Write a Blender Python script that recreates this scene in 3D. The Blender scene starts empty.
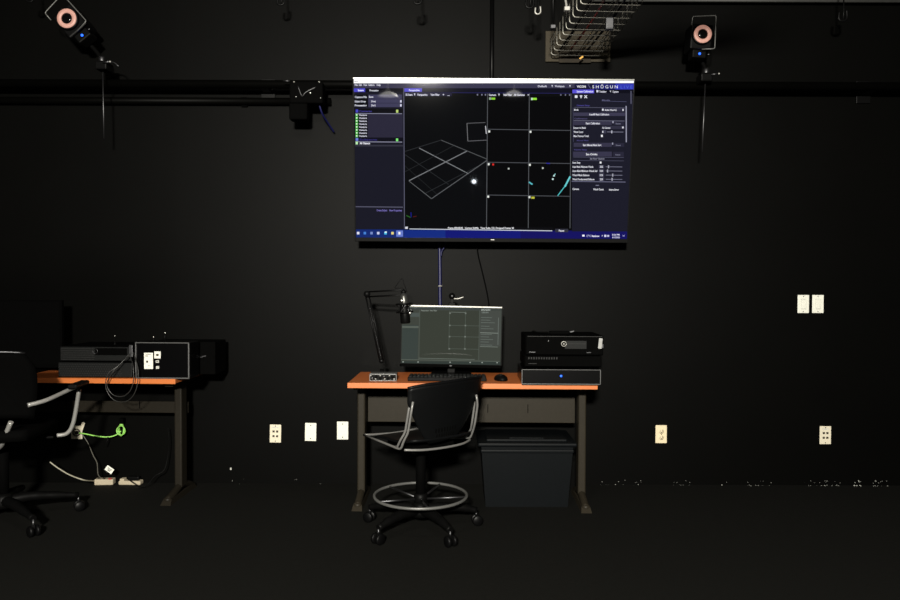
import bpy, bmesh, math, random
from mathutils import Vector, Matrix, Euler
random.seed(7)
C = bpy.context.scene.collection
PI = math.pi
def R(a): return math.radians(a)

# ------------------------------------------------------------------ camera, world, lights, exposure
FPX, DCAM, HCAM = 740.0, 4.7, 1.27
cam_data = bpy.data.cameras.new('camera'); cam = bpy.data.objects.new('camera', cam_data); C.objects.link(cam)
cam_data.sensor_width = 36.0; cam_data.lens = FPX/900*36.0; cam_data.clip_start = .05
CAM_ROT = Euler((R(90-1.16), 0, 0)).to_matrix() @ Matrix.Rotation(R(0.2), 3, 'Z')
cam.matrix_world = Matrix.Translation((0, -DCAM, HCAM)) @ CAM_ROT.to_4x4()
bpy.context.scene.camera = cam
w = bpy.data.worlds.new('world'); bpy.context.scene.world = w; w.use_nodes = True
w.node_tree.nodes['Background'].inputs[0].default_value = (.0, .0, .0, 1)
vs = bpy.context.scene.view_settings
vs.view_transform = 'Standard'; vs.look = 'None'; vs.exposure = 0.0; vs.gamma = 1.0; vs.use_curve_mapping = False
def area(name, loc, target, size, power, col=(1, 1, 1), sy=None):
    l = bpy.data.lights.new(name, 'AREA'); l.energy = power; l.color = col; l.size = size
    if sy: l.shape = 'RECTANGLE'; l.size_y = sy
    o = bpy.data.objects.new(name, l); C.objects.link(o); o.location = loc
    o.rotation_euler = (Vector(target)-Vector(loc)).to_track_quat('-Z', 'Y').to_euler(); return o
LIGHT_A = (-.55, -3.1, 3.02)
area('ceiling_lamp_light', LIGHT_A, (-.5, -.8, .6), .5, 26, (1, .95, .84), .3)
area('rear_lamp_light', (-.35, -7.3, 2.50), (-.1, 0, .8), .4, 1200, (1, .96, .86), .3)

def ray(px, py):
    d = CAM_ROT @ Vector(((px-450)/FPX, -(py-300)/FPX, -1)); return d
def at(px, py, D):                       # point seen at photo position px,py at distance D from the camera wall-wards
    d = ray(px, py); t = D/d.y; return Vector((0, -DCAM, HCAM)) + d*t
def onz(px, py, z):                      # same, on the horizontal plane z
    d = ray(px, py); t = (z-HCAM)/d.z; return Vector((0, -DCAM, HCAM)) + d*t

# ------------------------------------------------------------------ materials
def lin(c):
    return tuple(((v/255)/12.92 if v/255 <= .04045 else ((v/255+.055)/1.055)**2.4) for v in c)
MATS = {}
def mat(name, col, rough=.6, metal=0, spec=.5, noise=0, scale=30, bump=0, emis=None, estr=1, trans=0):
    if name in MATS: return MATS[name]
    m = bpy.data.materials.new(name); m.use_nodes = True; nt = m.node_tree; b = nt.nodes['Principled BSDF']
    b.inputs['Base Color'].default_value = (*col, 1); b.inputs['Roughness'].default_value = rough
    b.inputs['Metallic'].default_value = metal; b.inputs['Specular IOR Level'].default_value = spec
    if emis is not None:
        b.inputs['Emission Color'].default_value = (*emis, 1); b.inputs['Emission Strength'].default_value = estr
    if noise or bump:
        tc = nt.nodes.new('ShaderNodeTexCoord'); n = nt.nodes.new('ShaderNodeTexNoise')
        n.inputs['Scale'].default_value = scale; n.inputs['Detail'].default_value = 5
        nt.links.new(tc.outputs['Object'], n.inputs['Vector'])
        if noise:
            r = nt.nodes.new('ShaderNodeMapRange'); r.inputs[3].default_value = 1-noise; r.inputs[4].default_value = 1+noise
            nt.links.new(n.outputs['Fac'], r.inputs[0])
            x = nt.nodes.new('ShaderNodeMix'); x.data_type = 'RGBA'; x.blend_type = 'MULTIPLY'; x.inputs[0].default_value = 1
            x.inputs[6].default_value = (*col, 1); nt.links.new(r.outputs[0], x.inputs[7]); nt.links.new(x.outputs[2], b.inputs['Base Color'])
        if bump:
            bp = nt.nodes.new('ShaderNodeBump'); bp.inputs['Strength'].default_value = bump; bp.inputs['Distance'].default_value = .004
            nt.links.new(n.outputs['Fac'], bp.inputs['Height']); nt.links.new(bp.outputs[0], b.inputs['Normal'])
    MATS[name] = m; return m
M_wall = mat('black_wall_paint', (.0009, .0009, .00075), .5, spec=.052, noise=.25, scale=3, bump=.1)
M_floor = mat('dark_carpet', (.0048, .0048, .004), .85, spec=.1, noise=.35, scale=60, bump=.4)
M_ceil = mat('dark_ceiling', (.008, .008, .009), .9, spec=.1, noise=.3, scale=8)
M_blk = mat('black_plastic', (.0022, .0022, .0022), .45, spec=.07, noise=.2, scale=80)
M_matblk = mat('matte_black', (.0012, .0012, .0012), .8, spec=.02, noise=.2, scale=50)
M_blkmetal = mat('black_metal', (.0018, .0018, .0019), .42, spec=.12, noise=.2, scale=60)
M_chair = mat('chair_black_shell', (.0022, .0024, .0026), .45, spec=.13, noise=.2, scale=90)
M_chrome = mat('brushed_silver', (.62, .61, .58), .32, metal=1, noise=.1, scale=40)
M_silver = mat('silver_paint', (.42, .41, .38), .4, metal=.3, noise=.1, scale=40)
M_dullm = mat('dull_grey_metal', (.10, .10, .105), .45, metal=1, noise=.15, scale=40)
M_orange = mat('orange_laminate', (.45, .118, .026), .42, noise=.12, scale=14)
M_edge = mat('orange_edge_band', (.53, .148, .036), .4, noise=.06, scale=20)
M_satin = mat('satin_silver_tube', (.30, .295, .28), .35, metal=.35, noise=.1)
M_tubem = mat('satin_chair_tube', (.19, .187, .18), .35, metal=.35, noise=.1)
M_ringm = mat('dull_silver_ring', (.12, .12, .115), .4, metal=.3, noise=.1)
M_brown2 = mat('dark_brown_steel', (.012, .010, .007), .5, spec=.12, noise=.15, scale=50)
M_brown = mat('grey_brown_steel', (.020, .0165, .011), .5, spec=.15, noise=.15, scale=50)
M_tote = mat('blue_grey_tote', (.0028, .0036, .0043), .45, spec=.1, noise=.15, scale=30)
M_white = mat('white_plate', (.72, .72, .64), .4, noise=.03, scale=30)
M_cream = mat('cream_plate', (.70, .60, .40), .4, noise=.03, scale=30)
M_cream2 = mat('pale_cream_plate', (.68, .62, .48), .4, noise=.03, scale=30)
M_hole = mat('socket_slots', (.03, .022, .012), .6)
M_plategrey = mat('grey_cover', (.5, .5, .46), .4, noise=.05)
M_paper = mat('white_sticker', (.75, .75, .68), .6, noise=.04)
M_green = mat('green_cable', (.28, .62, .12), .4, noise=.08)
M_greyc = mat('grey_cable', (.33, .31, .24), .5, noise=.1)
M_bluec = mat('blue_cable', (.004, .005, .05), .45, noise=.15)
M_case = mat('computer_case_grey', (.009, .0095, .0095), .5, spec=.1, noise=.15, scale=200)
M_mesh = mat('grille', (.006, .006, .006), .7)
M_gloss = mat('glossy_black', (.001, .001, .0012), .25, spec=.2, noise=.1)
M_frame = mat('grey_alu_frame', (.13, .13, .13), .4, metal=.5, noise=.1)
M_bezel = mat('tv_bezel', (.004, .004, .004), .5, spec=.06, noise=.1)
M_bezeltop = mat('tv_lit_top_rim', (.3, .3, .28), .35, metal=.8, noise=.1)  # top bezel strip painted pale for the light it catches
M_wire = mat('galvanised_wire', (.26, .25, .22), .45, metal=.7, noise=.12, scale=60)
M_sleeve = mat('tan_fibreboard', (.028, .021, .010), .8, noise=.35, scale=40)
M_red = mat('red_plastic', (.35, .03, .025), .4, noise=.05)
M_blueled = mat('blue_led', (.02, .05, .3), .4, emis=(.01, .12, 1.0), estr=2.2)
M_blueled2 = mat('violet_blue_led', (.02, .05, .3), .4, emis=(.02, .03, .9), estr=1.6)
M_ring = mat('lit_strobe_ring', (.3, .17, .14), .5, noise=.3, scale=90, emis=lin((205, 148, 130)), estr=.52)
M_lens = mat('lens_glass', (.002, .002, .002), .1)
M_amber = mat('painted_glint', (.9, .5, .12), .3, metal=.6, noise=.1)
M_lampface = mat('lamp_face', (.8, .8, .8), .5, emis=(.85, .93, 1), estr=60)
M_trim = mat('dark_grey_trim', (.03, .03, .03), .5, spec=.2, noise=.1)
M_glow = mat('lamp_glow', (.8, .8, .8), .5, emis=(1, .97, .9), estr=4.5)
M_chip = mat('paint_chip_plaster', (.4, .4, .37), .6, noise=.1)
M_mic = mat('mic_mesh', (.10, .10, .095), .35, metal=.8, noise=.5, scale=300)

# ------------------------------------------------------------------ mesh builder
class MB:
    def __init__(s): s.bm = bmesh.new(); s.mats = []
    def mi(s, m):
        if m is None: return 0
        if m not in s.mats: s.mats.append(m)
        return s.mats.index(m)
    def _tag(s, faces, m, smooth=False):
        i = s.mi(m)
        for f in faces: f.material_index = i; f.smooth = smooth
    def box(s, c, d, m, bev=0, rot=None, seg=2):
        mt = Matrix.Translation(c)
        if rot is not None: mt = mt @ (Euler(rot).to_matrix().to_4x4() if not isinstance(rot, Matrix) else rot.to_4x4())
        pre = set(s.bm.faces)
        r = bmesh.ops.create_cube(s.bm, size=1, matrix=mt @ Matrix.Diagonal((*d, 1)))
        vs_ = r['verts']; fs = {f for v in vs_ for f in v.link_faces}
        if bev:
            es = list({e for v in vs_ for e in v.link_edges})
            q = bmesh.ops.bevel(s.bm, geom=es, offset=bev, segments=seg, affect='EDGES', profile=.5)
            fs = [f for f in s.bm.faces if f not in pre]
        s._tag(fs, m); return s
    def hexa(s, pts, m):                       # 8 corners: bottom 4 ccw, top 4 ccw
        v = [s.bm.verts.new(p) for p in pts]
        fs = [s.bm.faces.new([v[i] for i in q]) for q in ((3,2,1,0),(4,5,6,7),(0,1,5,4),(1,2,6,5),(2,3,7,6),(3,0,4,7))]
        s._tag(fs, m); return s
    def tube(s, pts, r, m, seg=8, closed=False, smooth_n=0, cap=True):
        pts = [Vector(p) for p in pts]
        if smooth_n: pts = catmull(pts, smooth_n, closed)
        n = len(pts); rr = r if isinstance(r, (list, tuple)) else None
        rings = []; prev = None
        for i, p in enumerate(pts):
            a = pts[(i-1) % n] if (closed or i > 0) else p; b = pts[(i+1) % n] if (closed or i < n-1) else p
            t = (b-a)
            if t.length < 1e-9: t = Vector((0, 0, 1))
            t.normalize()
            if prev is None:
                u = t.orthogonal().normalized()
            else:
                u = prev - t*prev.dot(t)
                u = u.normalized() if u.length > 1e-6 else t.orthogonal().normalized()
            prev = u; v = t.cross(u)
            ra = r if rr is None else (rr[min(i*len(rr)//n, len(rr)-1)])
            rings.append([s.bm.verts.new(p + (u*math.cos(2*PI*k/seg) + v*math.sin(2*PI*k/seg))*ra) for k in range(seg)])
        fs = []
        for i in range(n if closed else n-1):
            A, B = rings[i], rings[(i+1) % n]
            for k in range(seg):
                try: fs.append(s.bm.faces.new((A[k], A[(k+1) % seg], B[(k+1) % seg], B[k])))
                except ValueError: pass
        s._tag(fs, m, True)
        if cap and not closed:
            s._tag([s.bm.faces.new(list(reversed(rings[0]))), s.bm.faces.new(rings[-1])], m)
        return s
    def lathe(s, c, prof, m, axis=(0, 0, 1), seg=24, smooth=True):
        q = Vector((0, 0, 1)).rotation_difference(Vector(axis).normalized()); c = Vector(c); rings = []
        for (r, z) in prof:
            rings.append([s.bm.verts.new(c + q @ Vector((r*math.cos(2*PI*k/seg), r*math.sin(2*PI*k/seg), z))) for k in range(seg)] if r > 1e-6
                         else [s.bm.verts.new(c + q @ Vector((0, 0, z)))])
        fs = []
        for A, B in zip(rings, rings[1:]):
            for k in range(seg):
                vs_ = []
                vs_ += [A[k], A[(k+1) % seg]] if len(A) > 1 else [A[0]]
                vs_ += [B[(k+1) % seg], B[k]] if len(B) > 1 else [B[0]]
                if len(vs_) > 2: fs.append(s.bm.faces.new(vs_))
        s._tag(fs, m, smooth); return s
    def build(s, name, parent=None, m=None, loc=None, rot=None):
        bmesh.ops.recalc_face_normals(s.bm, faces=s.bm.faces)
        me = bpy.data.meshes.new(name); s.bm.to_mesh(me); s.bm.free()
        for k in (s.mats or [m]): me.materials.append(k)
        o = bpy.data.objects.new(name, me); C.objects.link(o)
        if parent: o.parent = parent
        if loc is not None: o.location = loc
        if rot is not None: o.rotation_euler = rot
        return o
def catmull(p, n, closed=False):
    out = []; L = len(p)
    for i in range(L if closed else L-1):
        g = (lambda k: p[k % L]) if closed else (lambda k: p[max(0, min(L-1, k))])
        a, b, c, d = g(i-1), g(i), g(i+1), g(i+2)
        for j in range(n):
            t = j/n
            out.append(.5*((2*b) + (c-a)*t + (2*a-5*b+4*c-d)*t*t + (-a+3*b-3*c+d)*t**3))
    if not closed: out.append(p[-1])
    return out
def fillet(p, r, n=5):
    p = [Vector(q) for q in p]; out = [p[0]]
    for i in range(1, len(p)-1):
        a, b, c = p[i-1], p[i], p[i+1]; u = (a-b); v = (c-b); k = min(r, u.length*.45, v.length*.45)
        s0 = b + u.normalized()*k; s1 = b + v.normalized()*k
        for j in range(n+1):
            t = j/n; out.append(s0*(1-t)**2 + b*2*t*(1-t) + s1*t*t)
    out.append(p[-1]); return out
def tag(o, label=None, cat=None, group=None, kind=None):
    if label: o['label'] = label
    if cat: o['category'] = cat
    if group: o['group'] = group
    if kind: o['kind'] = kind
    return o
def thing(name, label, cat, loc=(0, 0, 0), rz=0, group=None):
    o = bpy.data.objects.new(name, None); o.empty_display_size = .1; C.objects.link(o)
    o.location = loc; o.rotation_euler = (0, 0, rz); return tag(o, label, cat, group)
def cable(name, pts, r, m, label, cat='cable', n=8, seg=6, group=None):
    pts = [Vector(p) for p in pts]; o0 = pts[0].copy(); mb = MB()
    mb.tube([p-o0 for p in pts], r, m, seg, smooth_n=n)
    return tag(mb.build(name, loc=o0), label, cat, group)
def copy_tree(o, parent=None):
    c = o.copy(); C.objects.link(c); c.parent = parent
    for ch in list(o.children): copy_tree(ch, c)
    return c

# ------------------------------------------------------------------ room
XL, XR, YB, ZC = -3.9, 3.9, -8.6, 3.10
def slab(name, c, d, m): return tag(MB().box((0, 0, 0), d, m).build(name, loc=c), kind='structure')
slab('floor', (0, YB/2, -.05), (XR-XL+.2, -YB+.2, .1), M_floor)
slab('wall_back', (0, .05, ZC/2), (XR-XL+.2, .1, ZC), M_wall)
slab('wall_left', (XL-.05, YB/2, ZC/2), (.1, -YB, ZC), M_wall)
slab('wall_right', (XR+.05, YB/2, ZC/2), (.1, -YB, ZC), M_wall)
slab('wall_front', (0, YB-.05, ZC/2), (XR-XL+.2, .1, ZC), M_wall)
slab('ceiling', (0, YB/2, ZC+.05), (XR-XL+.2, -YB+.2, .1), M_ceil)

# ------------------------------------------------------------------ ceiling lamps (out of frame, above)
def lamp(loc, w_, d_, label):
    t = thing('ceiling_light', label, 'ceiling light', (loc[0], loc[1], ZC))
    MB().box((0, 0, -.012), (w_+.06, d_+.06, .024), M_blkmetal, .004).build('housing', t)
lamp((-.55, -3.1), .5, .3, 'small dark ceiling light above the middle of the room')
t = thing('work_light', 'work light hanging from the ceiling behind the photographer', 'work light', (-.35, -7.33, 2.50))
MB().box((0, -.03, 0), (.56, .05, .36), M_blkmetal, .01, rot=(R(13), 0, 0)).build('housing', t); MB().tube([(0, -.04, .15), (0, -.04, ZC-2.50)], .012, M_blkmetal).build('drop_rod', t)
# ------------------------------------------------------------------ text to faces
FONT = {}
def text_faces(mb, txt, u0, v0, h, width, m, place, bold=.03):
    """letters as flat faces; u right, v down; width = fitted width (or None)"""
    key = (txt, bold)
    if key not in FONT:
        cu = bpy.data.curves.new('t', 'FONT'); cu.body = txt; cu.size = 1; cu.resolution_u = 2; cu.offset = bold
        o = bpy.data.objects.new('t', cu); C.objects.link(o); bpy.context.view_layer.update()
        me = o.evaluated_get(bpy.context.evaluated_depsgraph_get()).to_mesh()
        vv = [v.co.copy() for v in me.vertices]; ff = [tuple(p.vertices) for p in me.polygons]
        bpy.data.objects.remove(o); bpy.data.curves.remove(cu); FONT[key] = (vv, ff)
    vv, ff = FONT[key]
    if not vv: return
    x0 = min(v.x for v in vv); x1 = max(v.x for v in vv)
    sx = (width/(x1-x0)) if width else h/.72
    nv = [mb.bm.verts.new(place(u0 + (v.x-x0)*sx, v0 - v.y*h/.72)) for v in vv]
    i = mb.mi(m)
    for f in ff:
        try: q = mb.bm.faces.new([nv[k] for k in f]); q.material_index = i
        except ValueError: pass
def glow(rgb, k=1.0):
    n = 'lit_pixels_%d_%d_%d_%d' % (*rgb, int(k*100)); e = lin(rgb)
    return mat(n, (.001, .001, .001), .03, spec=.5, emis=e, estr=k)

# ------------------------------------------------------------------ wall television
tl, tr = at(352.8, 77.2, 4.34), at(635.2, 79.4, 4.34)
bl, br = at(354.8, 241.6, 4.475), at(627.6, 242.6, 4.475)
TW = ((tr-tl).length + (br-bl).length)/2; TC = (tl+tr+bl+br)/4
ux = ((tr-tl)+(br-bl)).normalized(); uz = ((tl-bl)+(tr-br)).normalized(); uy = uz.cross(ux).normalized(); uz = ux.cross(uy).normalized()
TH = ((tl-bl).length + (tr-br).length)/2
tv = thing('television', 'large wall-mounted flat television showing software windows and a blue taskbar', 'television', TC)
tv.rotation_euler = Matrix((ux, uy, uz)).transposed().to_euler()
# uy points into the wall; the screen faces -uy
MB().box((0, .03, 0), (TW, .05, TH), M_bezel, .006).box((0, .075, -.05), (TW*.7, .045, TH*.6), M_blk, .01).build('housing', tv)
b = MB(); x2, z2 = TW/2, TH/2; bt, bs, bb = .010, .007, .024
b.box((0, 0, z2-bt/2), (TW, .016, bt), M_bezeltop, .002); b.box((0, 0, -z2+bb/2), (TW, .016, bb), M_bezel, .003)
for s in (-1, 1): b.box((s*(x2-bs/2), 0, 0), (bs, .016, TH), M_bezel, .002)
b.build('bezel', tv)
mk = MB(); mk.box((.006, -.0095, -z2+bb/2+.003), (.022, .002, .005), M_silver); mk.build('maker_badge', tv)
SL, SR, ST, SB = -x2+bs, x2-bs, z2-bt, -z2+bb
def tvuv(px, py):
    # position of a screen detail in fractions of the picture
    a = (py-78)/163.; L = 353.6+a*2.; Rr = 634.6-a*8.
    u = (px-L)/(Rr-L)
    T = 79.2+u*1.7; B = 237.6+u*.9
    v = (py-T)/(B-T); return u, v-.036*max(0, v*(1-v))
def tvp(layer):
    def f(px, py):
        u, v = tvuv(px, py); u = min(max(u, 0), 1); v = min(max(v, 0), 1)
        return Vector((SL+u*(SR-SL), -.0015-.0004*layer, ST-v*(ST-SB)))
    return f
sc = MB()
def q(x0, y0, x1, y1, rgb, layer=1, k=1.0, P=None, mb=None):
    P = P or tvp; mb = mb or sc; p = P(layer); i = mb.mi(glow(rgb, k))
    f = mb.bm.faces.new([mb.bm.verts.new(p(*c)) for c in ((x0, y0), (x0, y1), (x1, y1), (x1, y0))]); f.material_index = i
def ln(x0, y0, x1, y1, w_, rgb, layer=2, k=1.0, P=None, mb=None):
    P = P or tvp; mb = mb or sc; p = P(layer); i = mb.mi(glow(rgb, k))
    dx, dy = x1-x0, y1-y0; l = math.hypot(dx, dy); nx, ny = -dy/l*w_/2, dx/l*w_/2
    f = mb.bm.faces.new([mb.bm.verts.new(p(*c)) for c in ((x0+nx, y0+ny), (x0-nx, y0-ny), (x1-nx, y1-ny), (x1+nx, y1+ny))]); f.material_index = i
def tx(s, x, y, wd, rgb=(215, 215, 230), h=1.7, layer=4, k=1.0, P=None, mb=None):
    P = P or tvp; mb = mb or sc
    if h < 2: h *= 1.12
    text_faces(mb, s, x, y+h/2, h, wd, glow(rgb, k), P(layer), .0 if h > 2.5 else .03)
q(340, 70, 650, 250, (9, 10, 12), 0)
q(340, 70, 650, 83.2, (255, 255, 255), 1, 1.15)
tx('Shogun', 354.3, 81.4, 3.5, (150, 150, 160), 1.5)
q(340, 83.2, 575, 88.2, (58, 56, 78), 1); q(404, 88.2, 572, 93, (16, 16, 30), 1)
for s, x, wd in (('File', 354.6, 3), ('Edit', 358.8, 3), ('View', 363.2, 4), ('Settings', 368.4, 6), ('Help', 376.6, 4)): tx(s, x, 84.9, wd)
# left column
q(340, 88.2, 403.3, 229.4, (25, 25, 37), 1)
q(340, 88.2, 403.3, 92, (12, 12, 22), 2); q(352.5, 88.4, 365, 92, (78, 74, 200), 3); tx('System', 357.6, 90.2, 6, (235, 235, 255)); tx('Processing', 369.5, 90.4, 9)
q(368.2, 94.6, 402, 107.2, (62, 60, 88), 2); q(340, 94.6, 367.5, 107.2, (12, 12, 18), 2)
ln(368, 99, 402, 99, .4, (30, 30, 50), 3); ln(368, 103.2, 402, 103.2, .4, (30, 30, 50), 3)
tx('Capture File', 354.6, 97, 12, h=1.8); tx('Subject Group', 354.6, 101.4, 11, h=1.8); tx('Processing', 354.6, 105.4, 12, h=1.8)
tx('Save', 368.8, 96.8, 4.4); tx('(None)', 371, 101.3, 4.5); tx('(Start)', 371, 105.3, 4.5)
q(400, 100.2, 401.6, 102.6, (210, 210, 230), 3); q(400, 104.2, 401.6, 106.6, (210, 210, 230), 3)
q(354.5, 108.6, 403, 113, (14, 14, 20), 2); q(355.5, 109.6, 358, 112.6, (72, 72, 190), 3); tx('Cameras', 358.8, 111.2, 13, (60, 55, 130)); q(396, 109.8, 398.2, 112.8, (190, 215, 120), 3)
ln(355, 113.6, 402, 113.8, .7, (130, 130, 150), 3)
q(367.5, 114.2, 402.6, 137.5, (42, 40, 58), 2); q(354.8, 114.4, 367.4, 138, (14, 14, 20), 2)
for i in range(8):
    y = 114.9+i*3.0; q(355.2, y-1.2, 357.8, y+1.7, (60, 165, 55), 3); q(355.8, y-.6, 357.2, y+.8, (225, 250, 220), 4); tx('Vantage', 358.7, y+.2, 8, h=1.5)
q(354.8, 138, 403, 141.6, (14, 14, 24), 2); q(355.4, 138.2, 358, 141, (110, 125, 215), 3); tx('Subjects', 359, 139.7, 18, (50, 46, 110)); q(395.8, 138.6, 398, 141.4, (130, 235, 120), 3)
ln(355, 141.9, 402, 142.2, .9, (130, 130, 150), 3); q(355.4, 141.8, 357.6, 144.6, (190, 240, 180), 4); tx('All Objects', 359.3, 143.4, 10.5, (245, 245, 255))
q(354.8, 145, 403, 146.6, (50, 50, 62), 2)
ln(354.6, 206.9, 402.6, 207.3, .9, (88, 88, 108), 3); tx('Create Subject', 376.2, 210.4, 10.6, (120, 110, 185)); tx('New Properties', 389, 210.5, 12.5, (120, 110, 185))
ln(403.8, 88, 404, 229, .8, (92, 92, 112), 4)
# taskbar
q(340, 229.6, 404, 250, (20, 42, 112), 2); q(404, 229.8, 445, 250, (20, 44, 128), 2); q(445, 230, 520, 250, (18, 24, 116), 2); q(520, 230.4, 650, 250, (20, 18, 96), 2)
for x, c in ((357.6, (225, 225, 240)), (364.3, (70, 130, 215)), (371, (120, 140, 200)), (377.7, (200, 205, 235)), (385, (70, 190, 235)), (392, (235, 215, 130))):
    q(x-1.2, 232, x+1.3, 234.6, c, 3)
q(384.2, 231.6, 386.4, 233, (220, 245, 250), 4); q(395.8, 230.6, 402.6, 236.8, (105, 125, 205), 3); q(398, 232, 400, 234.6, (250, 250, 255), 4)
q(582, 234.4, 584.4, 236.2, (245, 245, 255), 4); tx('17°C', 586.4, 235.5, 4.2, (190, 190, 230)); tx('Rainbow', 591.6, 235.6, 7.6, (240, 240, 255)); tx('^', 601.4, 235.6, 1.4); q(604, 234.4, 606.2, 236.6, (215, 215, 240), 4); q(607, 234.6, 609, 236.4, (200, 200, 230), 4)
tx('3:56 PM', 611.8, 234.3, 7.6, (225, 225, 245), 1.4); tx('6/1/2022', 612, 236.9, 7.6, (215, 215, 240), 1.4); ln(622.4, 234.6, 624.6, 236, .6, (170, 170, 220)); ln(624.6, 234.6, 622.6, 236.2, .6, (170, 170, 220))
# perspective view
q(404.4, 88.3, 422, 91.8, (88, 82, 205), 3); tx('Perspective', 409, 90.2, 10.6, (225, 225, 255))
ln(422, 92.6, 571, 93.4, .6, (38, 36, 90), 3)
q(404.4, 92.4, 452, 96.2, (30, 28, 52), 3)
for s, x, wd in (('3D Scene', 405.6, 7), ('▼', 413.9, 1.5), ('Perspective', 417.5, 10), ('View Filter', 430.6, 9), ('+', 442.6, 1.8), ('...', 447.4, 2.4)): tx(s, x, 94.7, wd, (225, 225, 240), 1.9)
for x in (477, 481.4, 485): q(x, 94, x+1.3, 95.6, (120, 120, 140), 4)
q(404.6, 96.6, 486.6, 228, (8, 9, 12), 1)
W1, W2 = (122, 124, 127), (42, 44, 47)
for a in (((441, 140.2), (404.6, 151.6), .7, W2), ((441, 140.2), (487, 159.2), .7, (82, 84, 86)), ((408.8, 181.2), (431.2, 198.8), .7, (88, 90, 92)), ((431.2, 198.8), (487, 160.4), .75, (92, 94, 97)),
          ((419, 148.2), (468.4, 173.8), .8, W1), ((408.8, 180.8), (466.8, 151.2), .85, W1), ((404.6, 154.6), (448.5, 184.5), .55, W2), ((425, 193.4), (477, 166.6), .55, W2), ((404.6, 172), (454, 145.6), .5, (38, 40, 42)), ((404.6, 166), (437, 194.6), .45, (34, 36, 38)),
          ((467, 123.4), (485.4, 122.6), .6, (95, 95, 98)), ((467, 123.4), (467.8, 141.2), .7, (110, 110, 112)), ((467.8, 141.2), (487, 140.2), .6, (100, 100, 104)), ((485.6, 126), (486.4, 134), .9, (190, 190, 195)),
          ((406, 215.6), (410.2, 217.6), .9, (40, 95, 35)), ((410.6, 212.4), (410.8, 217.4), .9, (25, 30, 130)), ((412.6, 217), (416.2, 216.2), .7, (85, 25, 25))):
    ln(*a[0], *a[1], a[2], a[3], 3)
q(404.6, 227, 553, 229.9, (10, 10, 14), 3); q(404.8, 226.8, 407.4, 229, (220, 220, 230), 4); ln(409, 229, 552, 230.6, .8, (200, 205, 215), 4)
tx('Frame 000:00:00   Current 0.000s   Time Delta 123, Dropped Frames 30', 447.6, 227.9, 66, (235, 235, 240), 1.6, 5)
q(555, 228.6, 568, 232, (50, 50, 62), 3); tx('Pause', 558.6, 230.3, 5.4, (225, 225, 235), 1.7, 5)
# camera tiles
def vx(x, y): return x - (y-98)/130.*1.6
q(487.5, 96.6, 571, 229, (5, 5, 7), 2)
for x in (487.8, 529.6, 571.4): ln(x, 93.5, vx(x, 228), 228, .7, (84, 86, 90), 4)
for y in (129.3, 162.3, 195.0): ln(486.8, y, 570.6, y+1.2, .7, (76, 78, 83), 4)
for s, x, wd in (('Camera', 489, 7.4), ('▼', 498.4, 1.6), ('View Filter', 503.2, 9), ('All Cameras', 514, 11), ('+', 527.6, 1.8)): tx(s, x, 94.9, wd, (215, 215, 230), 1.8, 5)
q(489.2, 97.5, 491.4, 99.8, (150, 170, 150), 5); q(491.6, 97.7, 495.4, 99.7, (135, 205, 50), 5); q(531.2, 97.8, 533, 100.2, (190, 220, 190), 5); q(533, 97.9, 537, 100, (150, 230, 60), 5); q(531.2, 196.6, 534.4, 198.6, (190, 190, 60), 5)
for x, y in ((489.2, 131.5), (530.6, 131.8), (488.6, 164.2), (529.8, 164.8), (488, 196.6), (529.3, 197)): q(x-.9, y-1, x+1, y+1.1, (225, 228, 222), 5)
q(492.2, 163.6, 494, 165.4, (225, 45, 40), 5)
for x, y, c in ((508.6, 168.6, (185, 190, 185)), (542.8, 168, (190, 195, 190)), (554, 175.6, (180, 215, 215)), (552.8, 179, (200, 225, 225))): q(x-.8, y-.8, x+.8, y+.9, c, 5)
ln(528.8, 182, 532.4, 184.4, 1.4, (90, 185, 195), 5); ln(557.6, 195.6, 566.5, 184, .9, (80, 190, 195), 5); ln(564.8, 186.6, 570.2, 176.4, 1.7, (105, 205, 210), 5); ln(546.4, 163.2, 550, 163.5, 1, (45, 45, 150), 5); ln(554.5, 175, 555.4, 173.6, .8, (150, 215, 215), 5)
for s, x, wd in (('Default', 538.2, 9), ('▼', 551.8, 1.5), ('Workspace', 555.2, 9.6), ('▼', 569.6, 1.6)): tx(s, x, 86.2, wd, (210, 210, 225), 1.7, 5)
for x in (560.6, 565.2, 569.4): q(x, 94.2, x+1.2, 95.7, (110, 110, 130), 5)
# brand strip
q(575, 83.4, 594, 89.6, (26, 26, 58), 2); q(594, 83.5, 616, 89.6, (30, 32, 104), 2); q(616, 83.6, 650, 89.7, (50, 56, 178), 2)
tx('VICON', 577.2, 86.6, 9, (240, 240, 245), 2.2, 5); ln(588.4, 84.4, 591, 88.6, .4, (120, 120, 160), 5); tx('S H Ō G U N', 592.8, 86.8, 25.4, (248, 248, 255), 3.1, 5); tx('L I V E', 621.2, 87, 11.6, (82, 108, 215), 3.1, 5)
# right column
q(571.8, 89.6, 650, 231.2, (27, 27, 40), 3); q(571.8, 89.6, 650, 93.4, (14, 14, 26), 4)
q(572.8, 89.7, 594.5, 93.3, (92, 84, 215), 5); tx('System Calibration', 577, 91.5, 16.6, (225, 225, 255), 1.7, 6); q(596.8, 90.2, 598.8, 92.4, (215, 215, 235), 6); tx('Tracking', 599.6, 91.6, 7.2, (220, 220, 235), 1.7, 6); tx('▼', 610.2, 91.6, 1.4, (200, 200, 215), 1.4, 6); tx('Capture', 613, 91.7, 6, (215, 215, 230), 1.7, 6)
q(575.2, 95.4, 577.8, 98, (235, 235, 240), 6); q(580.2, 95.4, 582.6, 96.6, (220, 220, 230), 6); q(580.8, 96.4, 582, 98.2, (220, 220, 230), 6); ln(584.8, 95.4, 587.4, 98.2, .8, (230, 230, 240), 6); ln(587.4, 95.4, 584.8, 98.2, .8, (230, 230, 240), 6)
ln(602, 101, 627, 101.8, .4, (80, 80, 110), 5); tx('Mode', 602.4, 100.2, 8, (90, 90, 120), 1.3, 6)
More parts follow.
